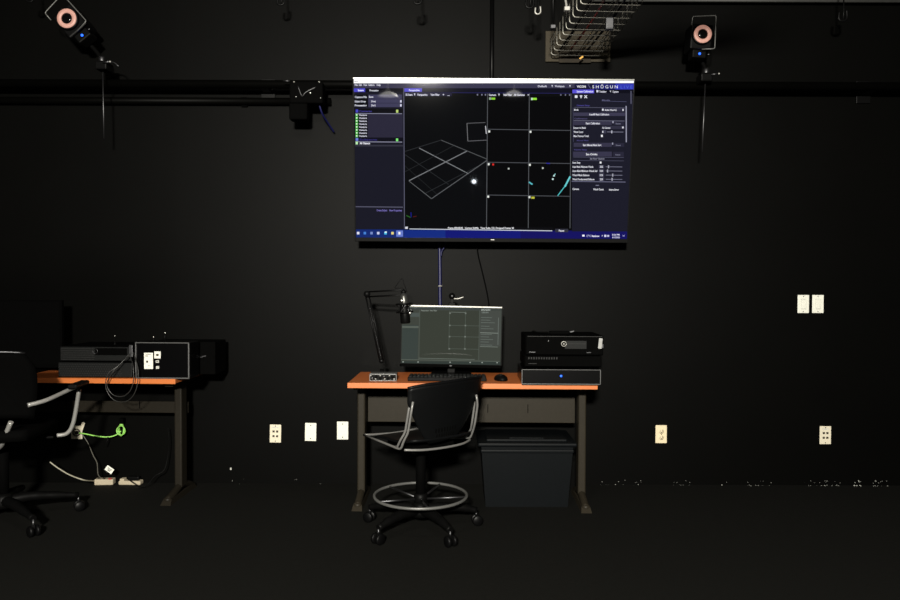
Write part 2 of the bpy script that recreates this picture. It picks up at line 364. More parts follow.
tx('Camera Setup', 577, 105.4, 13, (72, 66, 140), 1.4, 6); ln(574.6, 107.4, 625.4, 107.9, .35, (100, 100, 120), 6)
q(602, 108, 625, 111.6, (50, 49, 68), 5); tx('Mode', 574.4, 109.8, 4.4, (215, 215, 225), 1.7, 6); q(602.4, 108.8, 604, 110.8, (225, 225, 235), 6); tx('Active Wand v2', 605, 110, 12, (225, 225, 235), 1.6, 6); q(622.8, 109, 624, 111, (225, 225, 235), 6)
q(574, 112.6, 625.4, 116, (60, 58, 80), 5); tx('Autofill Mask Calibration', 589.4, 114.4, 20, (220, 220, 230), 1.7, 6)
tx('Calibration', 574.6, 118.6, 13, (78, 74, 110), 1.3, 6); ln(574, 120.6, 625, 121, .5, (110, 110, 130), 6)
q(574, 121.2, 612, 125, (54, 52, 72), 5); q(614, 121.2, 624.6, 125, (40, 39, 56), 5); tx('Start Calibration', 586, 123.3, 14.2, (222, 222, 232), 1.8, 6); tx('Reset', 616, 123.6, 5, (110, 110, 130), 1.4, 6); q(612.6, 121.2, 614, 123.2, (150, 150, 170), 6)
q(602, 125.8, 625, 129, (48, 47, 64), 5); tx('Sensor to Mask', 573.6, 127.8, 12.6, (218, 218, 228), 1.7, 6); tx('No Cameras', 602.6, 127.8, 8, (215, 215, 225), 1.6, 6); q(622.4, 126.6, 624, 128.4, (215, 215, 225), 6)
tx('Wand Count', 573.8, 131.9, 9.6, (218, 218, 228), 1.7, 6); q(602, 130.2, 606.4, 133.4, (60, 60, 78), 5); tx('1', 602.6, 131.8, 1, (220, 220, 230), 1.7, 6); ln(607.4, 131.9, 623.6, 132.1, .5, (130, 130, 150), 6); q(611.4, 130.6, 612.6, 133.2, (190, 190, 205), 6)
tx('Max Frames Total', 573.8, 136, 15, (218, 218, 228), 1.7, 6); q(601.2, 134.8, 603, 137, (235, 235, 240), 6)
q(626, 106, 627.1, 142.2, (150, 150, 170), 6); ln(573.4, 107.6, 573.6, 142, .4, (75, 75, 98), 6); q(631, 91, 632, 104, (90, 90, 110), 5)
tx('Manual Mask', 577, 140.4, 12, (66, 62, 110), 1.3, 6)
q(573.8, 142.8, 612, 146.8, (54, 52, 72), 5); q(613.4, 143, 624.4, 146.8, (40, 39, 56), 5); tx('Start Manual Mask Start', 583, 145, 18.6, (222, 222, 232), 1.8, 6); tx('Reset', 616, 145.2, 5, (110, 110, 130), 1.3, 6); q(612.2, 142.6, 613.4, 144.6, (150, 150, 170), 6)
tx('Volume Setup', 574, 149.6, 13, (72, 66, 120), 1.3, 6)
q(573.2, 151.6, 612, 156.4, (56, 54, 75), 5); q(613.4, 151.8, 624, 156.4, (40, 39, 56), 5); tx('Set Origin', 586, 154.2, 11.4, (235, 235, 242), 1.8, 6); tx('Reset', 615.6, 154.6, 5, (110, 110, 130), 1.3, 6)
ln(573.4, 157, 624, 157.4, .4, (90, 90, 112), 6); tx('Set Floor Options', 590, 158.6, 14.6, (140, 140, 158), 1.4, 6); ln(573, 160.4, 624, 160.8, .4, (80, 80, 100), 6)
for i, (s, wd, kx) in enumerate((('Auto Stop', 8, 0), ('Auto Mesh Minimum Wands', 21, .16), ('Auto Mesh Minimum Wands Incl', 25, .1), ('Wand Mask Balance', 17, .42), ('Wand Fundamental Balance', 22, .38))):
    y = 162.5+i*4.15; tx(s, 572.4, y, wd, (218, 218, 228), 1.7, 6)
    if i == 0: q(599.8, y-1, 601.6, y+1, (235, 235, 240), 6)
    else:
        q(599, y-1.5, 604.2, y+1.6, (66, 65, 84), 5); tx('%d' % (35, 10, 15, 25)[i-1], 600, y, 3, (220, 220, 230), 1.7, 6); ln(605.8, y, 622.4, y+.2, .55, (120, 120, 140), 6); x = 606+kx*16; q(x-.5, y-1.4, x+.6, y+1.5, (170, 170, 185), 6)
ln(571.6, 181.2, 625.6, 181.9, .9, (98, 98, 120), 6); q(595.6, 184.8, 599, 185.6, (120, 120, 140), 6)
tx('Camera', 572.4, 188.8, 6.6, (228, 228, 235), 1.7, 6); tx('Wand Count', 593.2, 189.1, 10.4, (228, 228, 235), 1.7, 6); tx('Image Error', 609, 189.4, 10, (228, 228, 235), 1.7, 6)
sc.build('screen', tv)
# small lit lamp beside the camera, mirrored in the television glass
P0 = at(474, 181.5, 4.41); din = (P0-Vector((0, -DCAM, HCAM))).normalized(); dout = din - 2*din.dot(uy)*uy
LP = P0 + dout*((-4.95-P0.y)/dout.y)
t = thing('tripod_lamp', 'small lit lamp on a pole just behind and beside the camera', 'lamp', (LP.x, LP.y, 0))
MB().lathe((0, 0, LP.z), [(0, -.06), (.035, -.06), (.045, 0), (.04, 0), (0, -.004)], M_blk, axis=(0, 1, 0)).build('shade', t)
MB().lathe((0, .003, LP.z), [(0, 0), (.022, 0), (.018, .01), (0, .014)], M_lampface, axis=(0, 1, 0)).build('bulb', t)
MB().tube([(0, -.03, .01), (0, -.03, LP.z-.035)], .012, M_blkmetal).lathe((0, -.03, 0), [(0, 0), (.12, 0), (.12, .012), (0, .016)], M_blkmetal).build('pole', t)
# two hanging lamps behind the camera, mirrored near the top of the television
for px, py, lb in ((388, 94, 'hanging shaded lamp behind the camera, left one'), (514, 93, 'hanging shaded lamp behind the camera, right one')):
    P1 = at(px, py, 4.36); di = (P1-Vector((0, -DCAM, HCAM))).normalized(); do = di - 2*di.dot(uy)*uy; L1 = P1 + do*((-5.7-P1.y)/do.y)
    t = thing('hanging_lamp', lb, 'hanging lamp', L1, 0, 'hanging lamps behind the camera')
    MB().lathe((0, 0, 0), [(.13, -.03), (.06, .015), (.02, .03), (0, .03)], M_glow).build('shade', t)
    MB().lathe((0, 0, -.03), [(0, -.012), (.05, -.01), (.1, 0), (0, .002)], M_glow).build('bulb', t)
    MB().tube([(0, 0, .03), (0, 0, ZC-L1.z)], .008, M_silver).build('drop_rod', t)
# wall bracket
b = MB(); b.box((0, -.012, 0), (.6, .024, .42), M_blkmetal, .004)
for s in (-1, 1): b.box((s*.22, -.09, .0), (.04, .15, .24), M_blkmetal, .004)
tag(b.build('wall_bracket', loc=(TC.x, 0, TC.z)), 'black steel television bracket fixed to the wall behind the television', 'bracket')
# ------------------------------------------------------------------ desks
def desk(loc, rz, wd, dp, label, inset=.04, f0=None, ms=None, pz=.522, ph=.155):
    t = thing('desk', label, 'desk', loc, rz)                      # origin: centre of the front edge on the floor, +y towards the wall
    ms = ms or M_brown
    b = MB(); b.box((0, dp/2, .7195), (wd, dp, .027), M_orange, .004); b.box((0, -.002, .7185), (wd, .006, .029), M_edge, .002); b.build('desktop', t)
    b = MB(); b.box((0, dp*.5, .697), (wd-.06, .3, .016), M_matblk); b.build('underframe', t)
    b = MB(); b.box((0, dp-.1, pz), (wd-.12, .016, ph), ms, .003)
    for x in (-.3, -.12, .1, .34): b.box((x, dp-.1095, .53), (.004, .003, .05), M_matblk)
    b.build('modesty_panel', t)
    for s in (-1, 1):
        x = s*(wd/2-inset)
        l = MB(); l.box((x, dp*.58, .37), (.045, .085, .64), ms, .008); l.box((x, dp*.58, .685), (.05, .34, .02), ms, .004)
        lo = l.build('leg', t)
        f = MB()
        y0, y1 = (dp*.16 if f0 is None else f0), dp+.0
        P = [(x-.03, y0, .0), (x+.03, y0, .0), (x+.026, y1, .0), (x-.026, y1, .0), (x-.024, y0+.03, .028), (x+.024, y0+.03, .028), (x+.02, y1-.02, .03), (x-.02, y1-.02, .03)]
        f.hexa(P, ms); f.tube([(x, y0+.03, .02), (x, dp*.4, .045), (x, dp*.58, .06), (x, dp*.78, .045), (x, y1-.03, .02)], .022, ms, 8, smooth_n=4)
        fo = f.build('foot', lo)
        c = MB(); c.lathe((x, y0+.035, .024), [(.022, 0), (.022, .010), (.016, .014), (0, .015)], ms); c.build('foot_cap', lo)
    return t
DK = .51
d1 = desk((.1225, -4.7+4.03, 0), R(-1.0), 1.365, DK, 'orange-topped desk in the middle, under the television, with a monitor on it')
DL = desk((-2.252, -4.7+4.205, 0), R(-2.0), 1.40, .44, 'orange-topped desk at the left with stacked computers, partly behind a chair', .075, .03, M_brown2, .515, .07)
ZT = .733
def base(px, py, D): p = at(px, py, D); return Vector((p.x, p.y, ZT))

# ------------------------------------------------------------------ monitor
mtl, mbr = at(400.6, 305.6, 4.33), at(502, 367.4, 4.33)
mw, mh = mbr.x-mtl.x, mtl.z-mbr.z; mc = (mtl+mbr)/2
mon = thing('monitor', 'computer monitor with a pale edge and grey-green screen on the middle desk', 'monitor', (mc.x, mc.y, ZT))
hz = mc.z-ZT
hd = MB(); hd.box((0, .018, hz), (mw, .026, mh), M_blk, .005, rot=(0, R(1.0), 0)); hd.box((0, .04, hz), (mw*.5, .03, mh*.6), M_blk, .01); hd.build('housing', mon)
rm = Matrix.Rotation(R(1.0), 3, 'Y')
bz = MB()
for c, d, m in (((0, 0, mh/2-.004), (mw, .012, .008), M_silver), ((0, 0, -mh/2+.008), (mw, .012, .016), M_matblk), ((-mw/2+.003, 0, 0), (.006, .012, mh), M_bezel), ((mw/2-.003, 0, 0), (.006, .012, mh), M_bezel)):
    bz.box(Vector((0, 0, hz)) + rm @ Vector(c), d, m, .001, rot=rm)
bz.build('bezel', mon)
st = MB(); st.box((0, .075, hz*.55), (.05, .03, hz*1.0), M_blk, .006); st.build('stand_neck', mon)
st = MB(); st.box((0, .06, .008), (.24, .19, .016), M_blk, .006); st.build('stand_foot', mon)
ms = MB()
def mp(layer):
    def f(px, py):
        u = min(max((px-401.6)/(501-401.6), 0), 1); v = min(max((py-307.2-(px-401)*.012)/(363.6-307.2), 0), 1)
        return Vector((0, 0, hz)) + rm @ Vector((-mw/2+.006+u*(mw-.012), .0035-.0005*layer, mh/2-.006-v*(mh-.024)))
    return f
def mq(*a, **k): q(*a, P=mp, mb=ms, **k)
def ml(*a, **k): ln(*a, P=mp, mb=ms, **k)
def mt_(*a, **k): tx(*a, P=mp, mb=ms, **k)
G = (64, 68, 61)
mq(390, 300, 510, 372, G, 0); mq(390, 300, 510, 308.4, (150, 155, 145), 1); mq(390, 308.6, 510, 311, (62, 68, 66), 1); mq(420, 311.5, 478.5, 359.5, (58, 62, 54), 1)
mq(479.5, 311.5, 510, 346.5, (70, 74, 69), 1); mq(402, 326, 418, 360, (58, 66, 62), 1); mq(402, 327, 418.4, 329, (88, 95, 87), 2); mq(410, 314, 419, 318, (76, 84, 80), 2)
for a in ((419.2, 311, 419.2, 361), (449, 312, 449, 350), (465, 312, 465, 350), (479, 311, 479, 360)): ml(*a, .5, (80, 88, 80))
for y in (326, 337, 349): ml(449, y, 479, y+.4, .4, (84, 92, 84)); 
for x in (449.4, 465): 
    for y in (314, 326, 337, 349): mq(x-.7, y-.6, x+.9, y+.8, (112, 118, 110), 3)
ml(450, 313, 465, 313.2, .5, (110, 118, 110)); mt_('Perspective  View Filter', 420.5, 311.6, 16, (125, 132, 124), 1.4)
mt_('SHOGUN', 480.5, 310.4, 9, (165, 172, 165), 1.8); mt_('Calibration', 481, 313, 7, (120, 128, 122), 1.3)
for y in (318, 320.5, 323, 326.5, 329, 334.5, 337, 339.5, 342, 345): ml(480.5, y, 480.5+random.uniform(8, 17), y+.2, .5, (102, 110, 104), 3)
ml(480, 333, 498, 333.4, .6, (128, 136, 128), 3); ml(480, 346.6, 498, 347, .6, (110, 118, 110), 3); ml(498, 318, 498, 345, .5, (108, 116, 110), 3)
ml(401, 360, 500, 361.2, .6, (88, 96, 88), 3); mq(390, 361.6, 510, 372, (50, 58, 54), 2)
for x in (403, 418, 450, 470, 482, 497): mq(x, 361.9, x+1.2, 362.9, (160, 168, 160), 4)
ml(419, 358.6, 475, 359.4, .5, (104, 112, 104), 3)
ms.build('screen', mon)
lg = MB(); lg.box(Vector((0, -.007, hz)) + rm @ Vector((0, 0, -mh/2+.009)), (.012, .001, .004), M_dullm); lg.build('maker_badge', mon)
# webcam on small arm above the monitor
p = at(452, 306, 4.37)
t = thing('webcam', 'small dark webcam with a thin arm perched on top of the middle monitor', 'webcam', (p.x, p.y, mtl.z+.001))
MB().box((0, 0, .008), (.04, .03, .016), M_blk, .004).box((0, 0, .026), (.008, .008, .03), M_blk).build('clip', t)
MB().lathe((0, 0, .055), [(0, -.02), (.014, -.016), (.019, 0), (.014, .016), (0, .02)], M_blk, axis=(0, 1, 0)).lathe((0, -.016, .055), [(0, -.004), (.008, -.004), (.008, 0), (0, .0)], M_dullm, axis=(0, 1, 0)).build('head', t)
MB().tube([(.01, 0, .04), (.035, 0, .04), (.068, 0, .05)], .0035, M_silver, smooth_n=3).build('arm', t)

# ------------------------------------------------------------------ microphone boom
pb = at(382, 366, 4.27); pb.z = ZT
el, eh = at(367, 294, 4.25), at(403.5, 292, 4.12)
boom = thing('microphone_boom', 'black jointed boom arm on the left end of the middle desk', 'microphone boom', pb)
f = lambda v: Vector(v)-pb
MB().lathe((0, 0, 0), [(0, 0), (.03, 0), (.03, .014), (.012, .02), (.012, .05), (0, .05)], M_blk).build('clamp', boom)
lo = at(381.5, 361, 4.25)
for dx in (-.010, .010):
    MB().tube([f(lo)+Vector((dx, 0, 0)), f(el)+Vector((dx, 0, 0))], .0045, M_blkmetal).build('lower_rod', boom)
for dz in (.012, -.016):
    MB().tube([f(el)+Vector((0, 0, dz)), f(eh)+Vector((0, 0, dz))], .0045, M_blkmetal).build('upper_rod', boom)
sp = MB(); a, c = f(lo), f(el); a = a.lerp(c, .08); c = a.lerp(c, .8); sp.tube([a+(c-a)*(i/90)+Vector((.005*math.cos(i*1.3), .005*math.sin(i*1.3)-.008, 0)) for i in range(91)], .0012, M_dullm, 5); sp.build('spring', boom)
MB().lathe(f(el)-Vector((0, .014, 0)), [(0, 0), (.018, 0), (.018, .028), (0, .028)], M_blk, axis=(0, 1, 0)).build('elbow_joint', boom)
MB().lathe(f(eh)-Vector((0, .012, 0)), [(0, 0), (.014, 0), (.014, .024), (0, .024)], M_blk, axis=(0, 1, 0)).build('end_joint', boom)
MB().lathe(f(lo)-Vector((0, .012, 0)), [(0, 0), (.013, 0), (.013, .024), (0, .024)], M_blkmetal, axis=(0, 1, 0)).build('base_joint', boom)
cable('microphone_cable', [eh+Vector((.02, .01, -.03)), eh+Vector((-.005, .015, .02)), at(395, 288, 4.13), at(400, 280.5, 4.13), at(402.6, 279, 4.13), at(404, 284, 4.13), eh+Vector((.02, .012, .0))], .0022, M_blk, 'thin black cable looping over the end of the microphone arm')
pm = at(405.6, 323.5, 4.09)
mic = thing('microphone', 'black studio microphone in a shock mount in front of the monitor corner', 'microphone', pm)
mic.rotation_euler = (0, R(-4), 0); mic.scale = (1.05, 1.05, 1.28)
MB().lathe((0, 0, 0), [(0, 0), (.022, .0), (.026, .006), (.026, .07), (.022, .076), (0, .078)], M_blk).build('body', mic)
MB().lathe((0, 0, .078), [(0, 0), (.021, 0), (.024, .01), (.022, .04), (.012, .052), (0, .055)], M_mic).build('grille', mic)
b = MB()
for z in (.05, .085): b.tube([(.042*math.cos(2*PI*i/20), .042*math.sin(2*PI*i/20), z) for i in range(20)], .004, M_blk, 6, closed=True)
for i in range(6):
    a = i*PI/3; b.tube([(.042*math.cos(a), .042*math.sin(a), .05), (.026*math.cos(a+.4), .026*math.sin(a+.4), .068), (.042*math.cos(a+.8), .042*math.sin(a+.8), .085)], .0018, M_dullm, 5)
b.build('shock_mount', mic)
b = MB(); b.lathe((.028, -.028, .045), [(.005, 0), (.008, .002), (.008, .006), (0, .006)], M_chrome, axis=(0, -1, 0)); b.build('knob', mic); b = MB(); b.lathe((-.01, -.027, .10), [(.0, 0), (.008, .002), (.007, .006), (0, .006)], M_chrome, axis=(0, -1, 0)); b.build('knob', mic)
# ------------------------------------------------------------------ things on the middle desk
p = base(383, 377, 4.12)
t = thing('audio_interface', 'small silver-edged box with black knobs on the left end of the middle desk', 'audio interface', p)
MB().box((0, .05, .02), (.15, .09, .036), M_blk, .003).build('case', t)
b = MB()
for c, d in (((0, .003, .0365), (.15, .008, .003)), ((0, .003, .003), (.15, .008, .003)), ((-.074, .003, .02), (.003, .008, .036)), ((.074, .003, .02), (.003, .008, .036)), ((0, .05, .039), (.15, .09, .002))): b.box(c, d, M_frame)
b.build('trim', t)
for i, x in enumerate((-.06, -.038, -.016, .006, .028, .052)):
    z = .016 + .010*(i % 2); MB().lathe((x, .002, z), [(.0075, 0), (.007, .011), (0, .011)], M_blk if i % 3 else M_dullm, axis=(0, -1, 0), seg=12).build('knob', t)
for i in range(6): MB().box((-.068+i*.026, .0008, .030-.018*(i % 2)), (.006, .003, .004), M_silver).build('indicator', t)
p = base(447, 379, 4.12)
t = thing('keyboard', 'long black keyboard on the middle desk behind the chair back', 'keyboard', p, R(-1))
MB().box((0, .06, .011), (.44, .14, .02), M_blk, .004).build('case', t)
b = MB()
for r in range(6):
    for c in range(20): b.box((-.205+c*.0216, .008+r*.0215, .024), (.0175, .017, .007), M_case, .0015, seg=1)
tag(b.build('keys', t), kind='stuff')
p = base(503, 381.4, 4.13)
t = thing('mouse', 'black computer mouse on the middle desk right of the keyboard', 'mouse', p, R(15))
b = MB(); b.lathe((0, .045, 0), [(.034, 0), (.037, .008), (.033, .02), (.02, .031), (0, .035)], M_blk, seg=24)
bo = b.build('body', t); bo.scale = (1.0, 1.5, 1); bo.location = (0, -.03, 0)
MB().lathe((0, .03, .030), [(.0, -.003), (.008, -.003), (.008, .003), (0, .003)], M_dullm, axis=(1, 0, 0), seg=12).build('scroll_wheel', t)
cable('mouse_cable', [p+Vector((-.01, .09, .004)), p+Vector((-.02, .14, .004)), p+Vector((.02, .2, .004)), p+Vector((0, .3, .004))], .0022, M_blk, 'thin black cable running back from the mouse on the middle desk')

p = at(561, 385, 3.985)
t = thing('sync_unit', 'flat glossy black unit with grey frame and blue light at right of middle desk', 'electronics unit', (p.x, p.y, ZT), R(-1))
cw = at(600.4, 377, 3.985).x-at(521.6, 377, 3.985).x
MB().box((0, .175, .043), (cw-.006, .35, .076), M_gloss, .003).build('case', t)
for s in (-1, 1): MB().box((s*.17, .25, .003), (.03, .03, .006), M_blk).build('rubber_foot', t)
b = MB(); ch = .088
for c, d in (((0, -.002, .082), (cw, .012, .003)), ((0, -.002, .005), (cw, .012, .004)), ((-cw/2+.002, -.002, .0435), (.004, .012, .08)), ((cw/2-.002, -.002, .0435), (.004, .012, .08))): b.box(c, d, M_frame, .001)
b.build('front_frame', t)
MB().lathe((0, .001, .048), [(.0065, 0), (.0055, .003), (0, .0035)], M_blueled, axis=(0, -1, 0), seg=16).build('power_light', t)
CZ = ZT+.0845
def pc(name, loc, rz, wd, dp, ht, label, step=False, fm=None, group=None, rim=True):
    t = thing(name, label, 'computer', loc, rz, group); fm = fm or M_matblk
    MB().box((0, dp/2, ht/2), (wd, dp, ht-.002), M_matblk, .005).build('case', t)
    b = MB(); b.box((0, -.005, ht/2), (wd-.006, .012, ht-.008), fm, .004)
    if rim: b.box((0, -.011, ht-.006), (wd*.96, .004, .002), M_trim)
    b.build('front_panel', t); return t
p = at(563, 370, 4.09)
lowpc = pc('desktop_computer', (p.x, p.y, CZ), R(-1), .425, .33, .064, 'low black computer lying between the blue-lit unit and the upper computer', rim=False)
MB().box((-.17, -.0115, .02), (.045, .002, .002), M_trim).build('front_mark', lowpc)
b = MB(); [b.box((-.19+.014*i, -.0115, .05), (.006, .002, .012), M_mesh) for i in range(12)]; b.build('vent', lowpc)
uppc = pc('desktop_computer', (p.x+.008, p.y+.004, CZ+.0645), R(-1), .43, .33, .112, 'black desktop computer with round ring logo, topmost of the stack on the middle desk')
b = MB(); cc = Vector((-.005, -.0125, .065)); b.tube([cc+Vector((.0135*math.cos(2*PI*i/20), 0, .0135*math.sin(2*PI*i/20))) for i in range(20)], .0018, M_silver, 5, closed=True)
text_faces(b, 'D', -.0035, 0, .009, .007, M_silver, lambda u, v: cc+Vector((u, -.001, -v-.004))); b.build('logo', uppc)
b = MB(); text_faces(b, 'Precision', 0, 0, .007, .032, M_dullm, lambda u, v: Vector((-.195+u, -.0118, .016-v))); b.build('lettering', uppc); b = MB(); text_faces(b, 'xeon', 0, 0, .006, .024, M_dullm, lambda u, v: Vector((.12+u, -.0118, .016-v))); b.build('lettering', uppc)
b = MB(); b.box((.06, -.0115, .06), (.12, .002, .045), M_case, .001); b.box((.06, -.013, .066), (.11, .002, .002), M_mesh); b.build('disc_drive', uppc)
b = MB(); b.lathe((-.09, -.0115, .08), [(.006, 0), (.005, .003), (0, .003)], M_dullm, axis=(0, -1, 0), seg=12); b.build('power_button', uppc)
t = thing('usb_dongle', 'upright pale grey tag hanging from the right end of the upper desktop computer', 'tag', (p.x+.200, p.y-.03, CZ+.092))
MB().box((0, .004, .042), (.02, .010, .058), mat('grey_tag', (.30, .30, .29), .5, noise=.3), .002, rot=(0, R(6), 0)).box((.012, .003, .028), (.008, .012, .022), M_dullm, .001).build('tag_body', t)
p2 = at(561, 335, 4.2); zt = CZ+.0645+.112
t = thing('cable_adapter', 'small black adapter with a silver end lying on top of the upper computer', 'adapter', (p2.x, p2.y, zt))
MB().box((-.01, 0, .009), (.11, .035, .018), M_matblk, .004).build('body', t); MB().box((.062, 0, .014), (.026, .016, .008), M_dullm, .002, rot=(0, R(-15), 0)).build('plug', t)
cable('black_cable', [(p2.x-.065, p2.y, zt+.006), (p2.x-.12, p2.y+.05, zt+.006), (p2.x-.15, p2.y+.1, zt+.01), (p2.x-.13, p2.y+.16, zt+.006)], .003, M_blk, 'short black cable curled on top of the upper computer')
# ------------------------------------------------------------------ tote under the middle desk
p = onz(527, 508, 0)
t = thing('storage_tote', 'dark blue-grey plastic storage tote with lid under the middle desk', 'storage tote', (p.x, p.y, 0))
hw, hb, dt = .272, .235, .36; th = .355
MB().hexa([(-hb, .02, 0), (hb, .02, 0), (hb, dt-.02, 0), (-hb, dt-.02, 0), (-hw+.01, 0, th), (hw-.01, 0, th), (hw-.01, dt, th), (-hw+.01, dt, th)], M_tote).build('tub', t)
b = MB(); b.box((0, dt/2, th-.03), (2*hw-.012, dt+.016, .02), M_tote, .006)
b.build('rib', t)
b = MB(); b.box((0, dt/2, th+.008), (2*hw+.02, dt+.035, .022), M_tote, .008); b.box((0, dt/2, th+.024), (2*hw-.08, dt-.06, .016), M_tote, .006); b.box((0, .06, th+.034), (.2, .02, .006), M_tote, .002); b.build('lid', t)

# ------------------------------------------------------------------ middle chair
cp = onz(420.5, 529, 0)
ch = thing('stool_chair', 'black plastic chair with silver tube frame and foot ring before the middle desk', 'chair', (cp.x, cp.y, 0), R(37))
def star_base(t, r0, n, a0, hub_z, leg_r=.3, caster_r=.028, sizes=1.0):
    MB().lathe((0, 0, hub_z-.035), [(0, 0), (.045, 0), (.05, .02), (.045, .06), (.03, .075), (0, .078)], M_blk).build('hub', t)
    for i in range(n):
        a = a0+2*PI*i/n; u = Vector((math.cos(a), math.sin(a), 0))
        l = MB(); l.tube([u*.03+Vector((0, 0, hub_z)), u*.12+Vector((0, 0, hub_z+.004)), u*.22+Vector((0, 0, hub_z-.006)), u*leg_r+Vector((0, 0, hub_z-.026))], [.027, .025, .022, .017], M_blk, 10, smooth_n=4)
        lo_ = l.build('base_leg', t)
        c = MB(); c.tube([u*leg_r+Vector((0, 0, hub_z-.03)), u*leg_r+Vector((0, 0, .045))], .006, M_dullm, 8); c.build('caster_stem', lo_)
        c = MB(); tq = Vector((-u.y, u.x, 0)); cc_ = u*(leg_r+.004)+Vector((0, 0, caster_r+.0))
        for s in (-1, 1): c.lathe(cc_+tq*s*.008, [(0, 0), (caster_r*.9, 0), (caster_r, .004), (caster_r, .014), (caster_r*.85, .018), (0, .019)], M_blkmetal, axis=tq*s, seg=20)
        c.box(cc_+Vector((0, 0, .02)), (.018, .018, .02), M_blk, .003); c.build('caster', lo_)
star_base(ch, 0, 5, R(13-37), .105)
MB().tube([(0, 0, .12), (0, 0, .44)], .026, M_matblk, 16).build('gas_lift', ch)
b = MB(); b.tube([(.24*math.cos(2*PI*i/48), .24*math.sin(2*PI*i/48), .178) for i in range(48)], .0075, M_ringm, 10, closed=True); ring = b.build('foot_ring', ch)
b = MB()
for i in range(5):
    a = 2*PI*i/5+.5; b.tube([(.028*math.cos(a), .028*math.sin(a), .16), (.236*math.cos(a), .236*math.sin(a), .176)], .006, M_dullm, 8)
b.lathe((0, 0, .14), [(.027, 0), (.036, .004), (.036, .045), (.027, .05)], M_blk); b.build('ring_spokes', ch)
# seat pan (curved shell)
def shell(fn, nu, nv, th_, m, mb):
    g = [[Vector(fn(i/nu, j/nv)) for j in range(nv+1)] for i in range(nu+1)]
    def nrm(i, j):
        a = g[min(i+1, nu)][j]-g[max(i-1, 0)][j]; b_ = g[i][min(j+1, nv)]-g[i][max(j-1, 0)]; return a.cross(b_).normalized()
    A = [[mb.bm.verts.new(g[i][j]+nrm(i, j)*th_/2) for j in range(nv+1)] for i in range(nu+1)]
    B = [[mb.bm.verts.new(g[i][j]-nrm(i, j)*th_/2) for j in range(nv+1)] for i in range(nu+1)]
    fs = []
    for i in range(nu):
        for j in range(nv):
            fs.append(mb.bm.faces.new((A[i][j], A[i+1][j], A[i+1][j+1], A[i][j+1]))); fs.append(mb.bm.faces.new((B[i][j], B[i][j+1], B[i+1][j+1], B[i+1][j])))
    for i in range(nu):
        fs.append(mb.bm.faces.new((A[i][0], B[i][0], B[i+1][0], A[i+1][0]))); fs.append(mb.bm.faces.new((A[i][nv], A[i+1][nv], B[i+1][nv], B[i][nv])))
    for j in range(nv):
        fs.append(mb.bm.faces.new((A[0][j], A[0][j+1], B[0][j+1], B[0][j]))); fs.append(mb.bm.faces.new((A[nu][j], B[nu][j], B[nu][j+1], A[nu][j+1])))
    mb._tag(fs, m, True)
def seatf(u, v):
    x = (u-.5)*2; y = (v-.5)*2; w_ = .200*(1-.10*abs(y)**3); d = .215
    xx = x*w_; yy = y*d*(1-.12*abs(x)**4)
    z = .495 - .018*(1-x*x)*(1-y*y) - (.03*max(0, y)**3) + (.02*max(0, -y)**3)
    return (xx, yy, z)
b = MB(); shell(seatf, 16, 14, .012, M_chair, b); b.build('seat', ch)
MB().box((0, 0, .448), (.26, .24, .04), M_matblk, .008).build('seat_mount', ch)
def backf(u, v):
    # v 0 bottom .. 1 top
    x = (u-.5)*2; w_ = .085+.137*min(1, v/.7)**.8 if v < .7 else .222+.012*(v-.7)
    z = .495+.300*v; zz = z - (.012*abs(x)**4 if v > .9 else 0)
    y = -.19-.055*v + .045*abs(x)**2.2*(.35+.65*v)
    return (x*w_+.010, y, zz+.010*x)
b = MB(); shell(backf, 20, 18, .009, M_chair, b); b.tube([Vector(backf(i/20, 1.0)) for i in range(21)], .008, M_chair, 8); bk = b.build('backrest', ch)
b = MB()
for r in range(2):
    for i in range(8):
        u = .28+.44*i/7; v = .10+.10*r; P0 = Vector(backf(u, v)); b.box(P0+Vector((0, -.0052, 0)), (.006, .003, .022), M_matblk)
b.build('vent_slots', bk)
# frame: two parallel tubes on each side, from the back down to the seat and forward
for s in (-1, 1):
    for k, off in ((0, 0), (1, .024)):
        pts = [(s*.195, -.215+off, .71), (s*.205, -.215+off, .66), (s*.207, -.19+off, .555), (s*(.215+.004*k), -.165+off, .515), (s*.215, -.14+off*1.5, .468)]
        if k == 0: pts += [(s*.212, .03, .474), (s*.205, .23, .478)]
        else: pts += [(s*.20, -.05, .462), (s*.12, .0, .455)]
        MB().tube(fillet(pts, .03, 5), .0058, M_tubem, 10).build('side_tube', ch)
MB().tube([(-.205, -.155, .468), (-.12, -.195, .464), (0, -.205, .462), (.12, -.195, .464), (.205, -.155, .468)], .006, M_tubem, 10, smooth_n=5).build('rear_tube', ch)
MB().tube([(-.202, .228, .478), (0, .232, .466), (.202, .228, .478)], .006, M_tubem, 10, smooth_n=5).build('front_tube', ch)

# ------------------------------------------------------------------ left chair
cp = onz(3.5, 522, 0)
lc = thing('office_chair', 'black office chair with silver arm tubes at the left edge of the photo', 'chair', (cp.x, cp.y, 0), R(8))
star_base(lc, 0, 5, R(34-8), .115, leg_r=.36)
MB().tube([(0, 0, .12), (0, 0, .44)], .028, M_matblk, 16).build('gas_lift', lc)
def seatl(u, v):
    x = (u-.5)*2; y = (v-.5)*2; w_ = .215*(1-.08*abs(y)**3)
    return (x*w_, y*.235*(1-.1*abs(x)**4), .50-.015*(1-x*x)*(1-y*y)-.035*max(0, y)**3)
b = MB(); shell(seatl, 16, 14, .055, M_matblk, b); b.build('seat', lc)
MB().box((0, 0, .455), (.28, .26, .035), M_matblk, .008).build('seat_mount', lc)
MB().tube([(.09, .05, .452), (.17, .05, .448), (.21, .05, .44)], .006, M_blk, 8).box((.215, .05, .438), (.04, .02, .012), M_blk, .003).build('lever', lc)
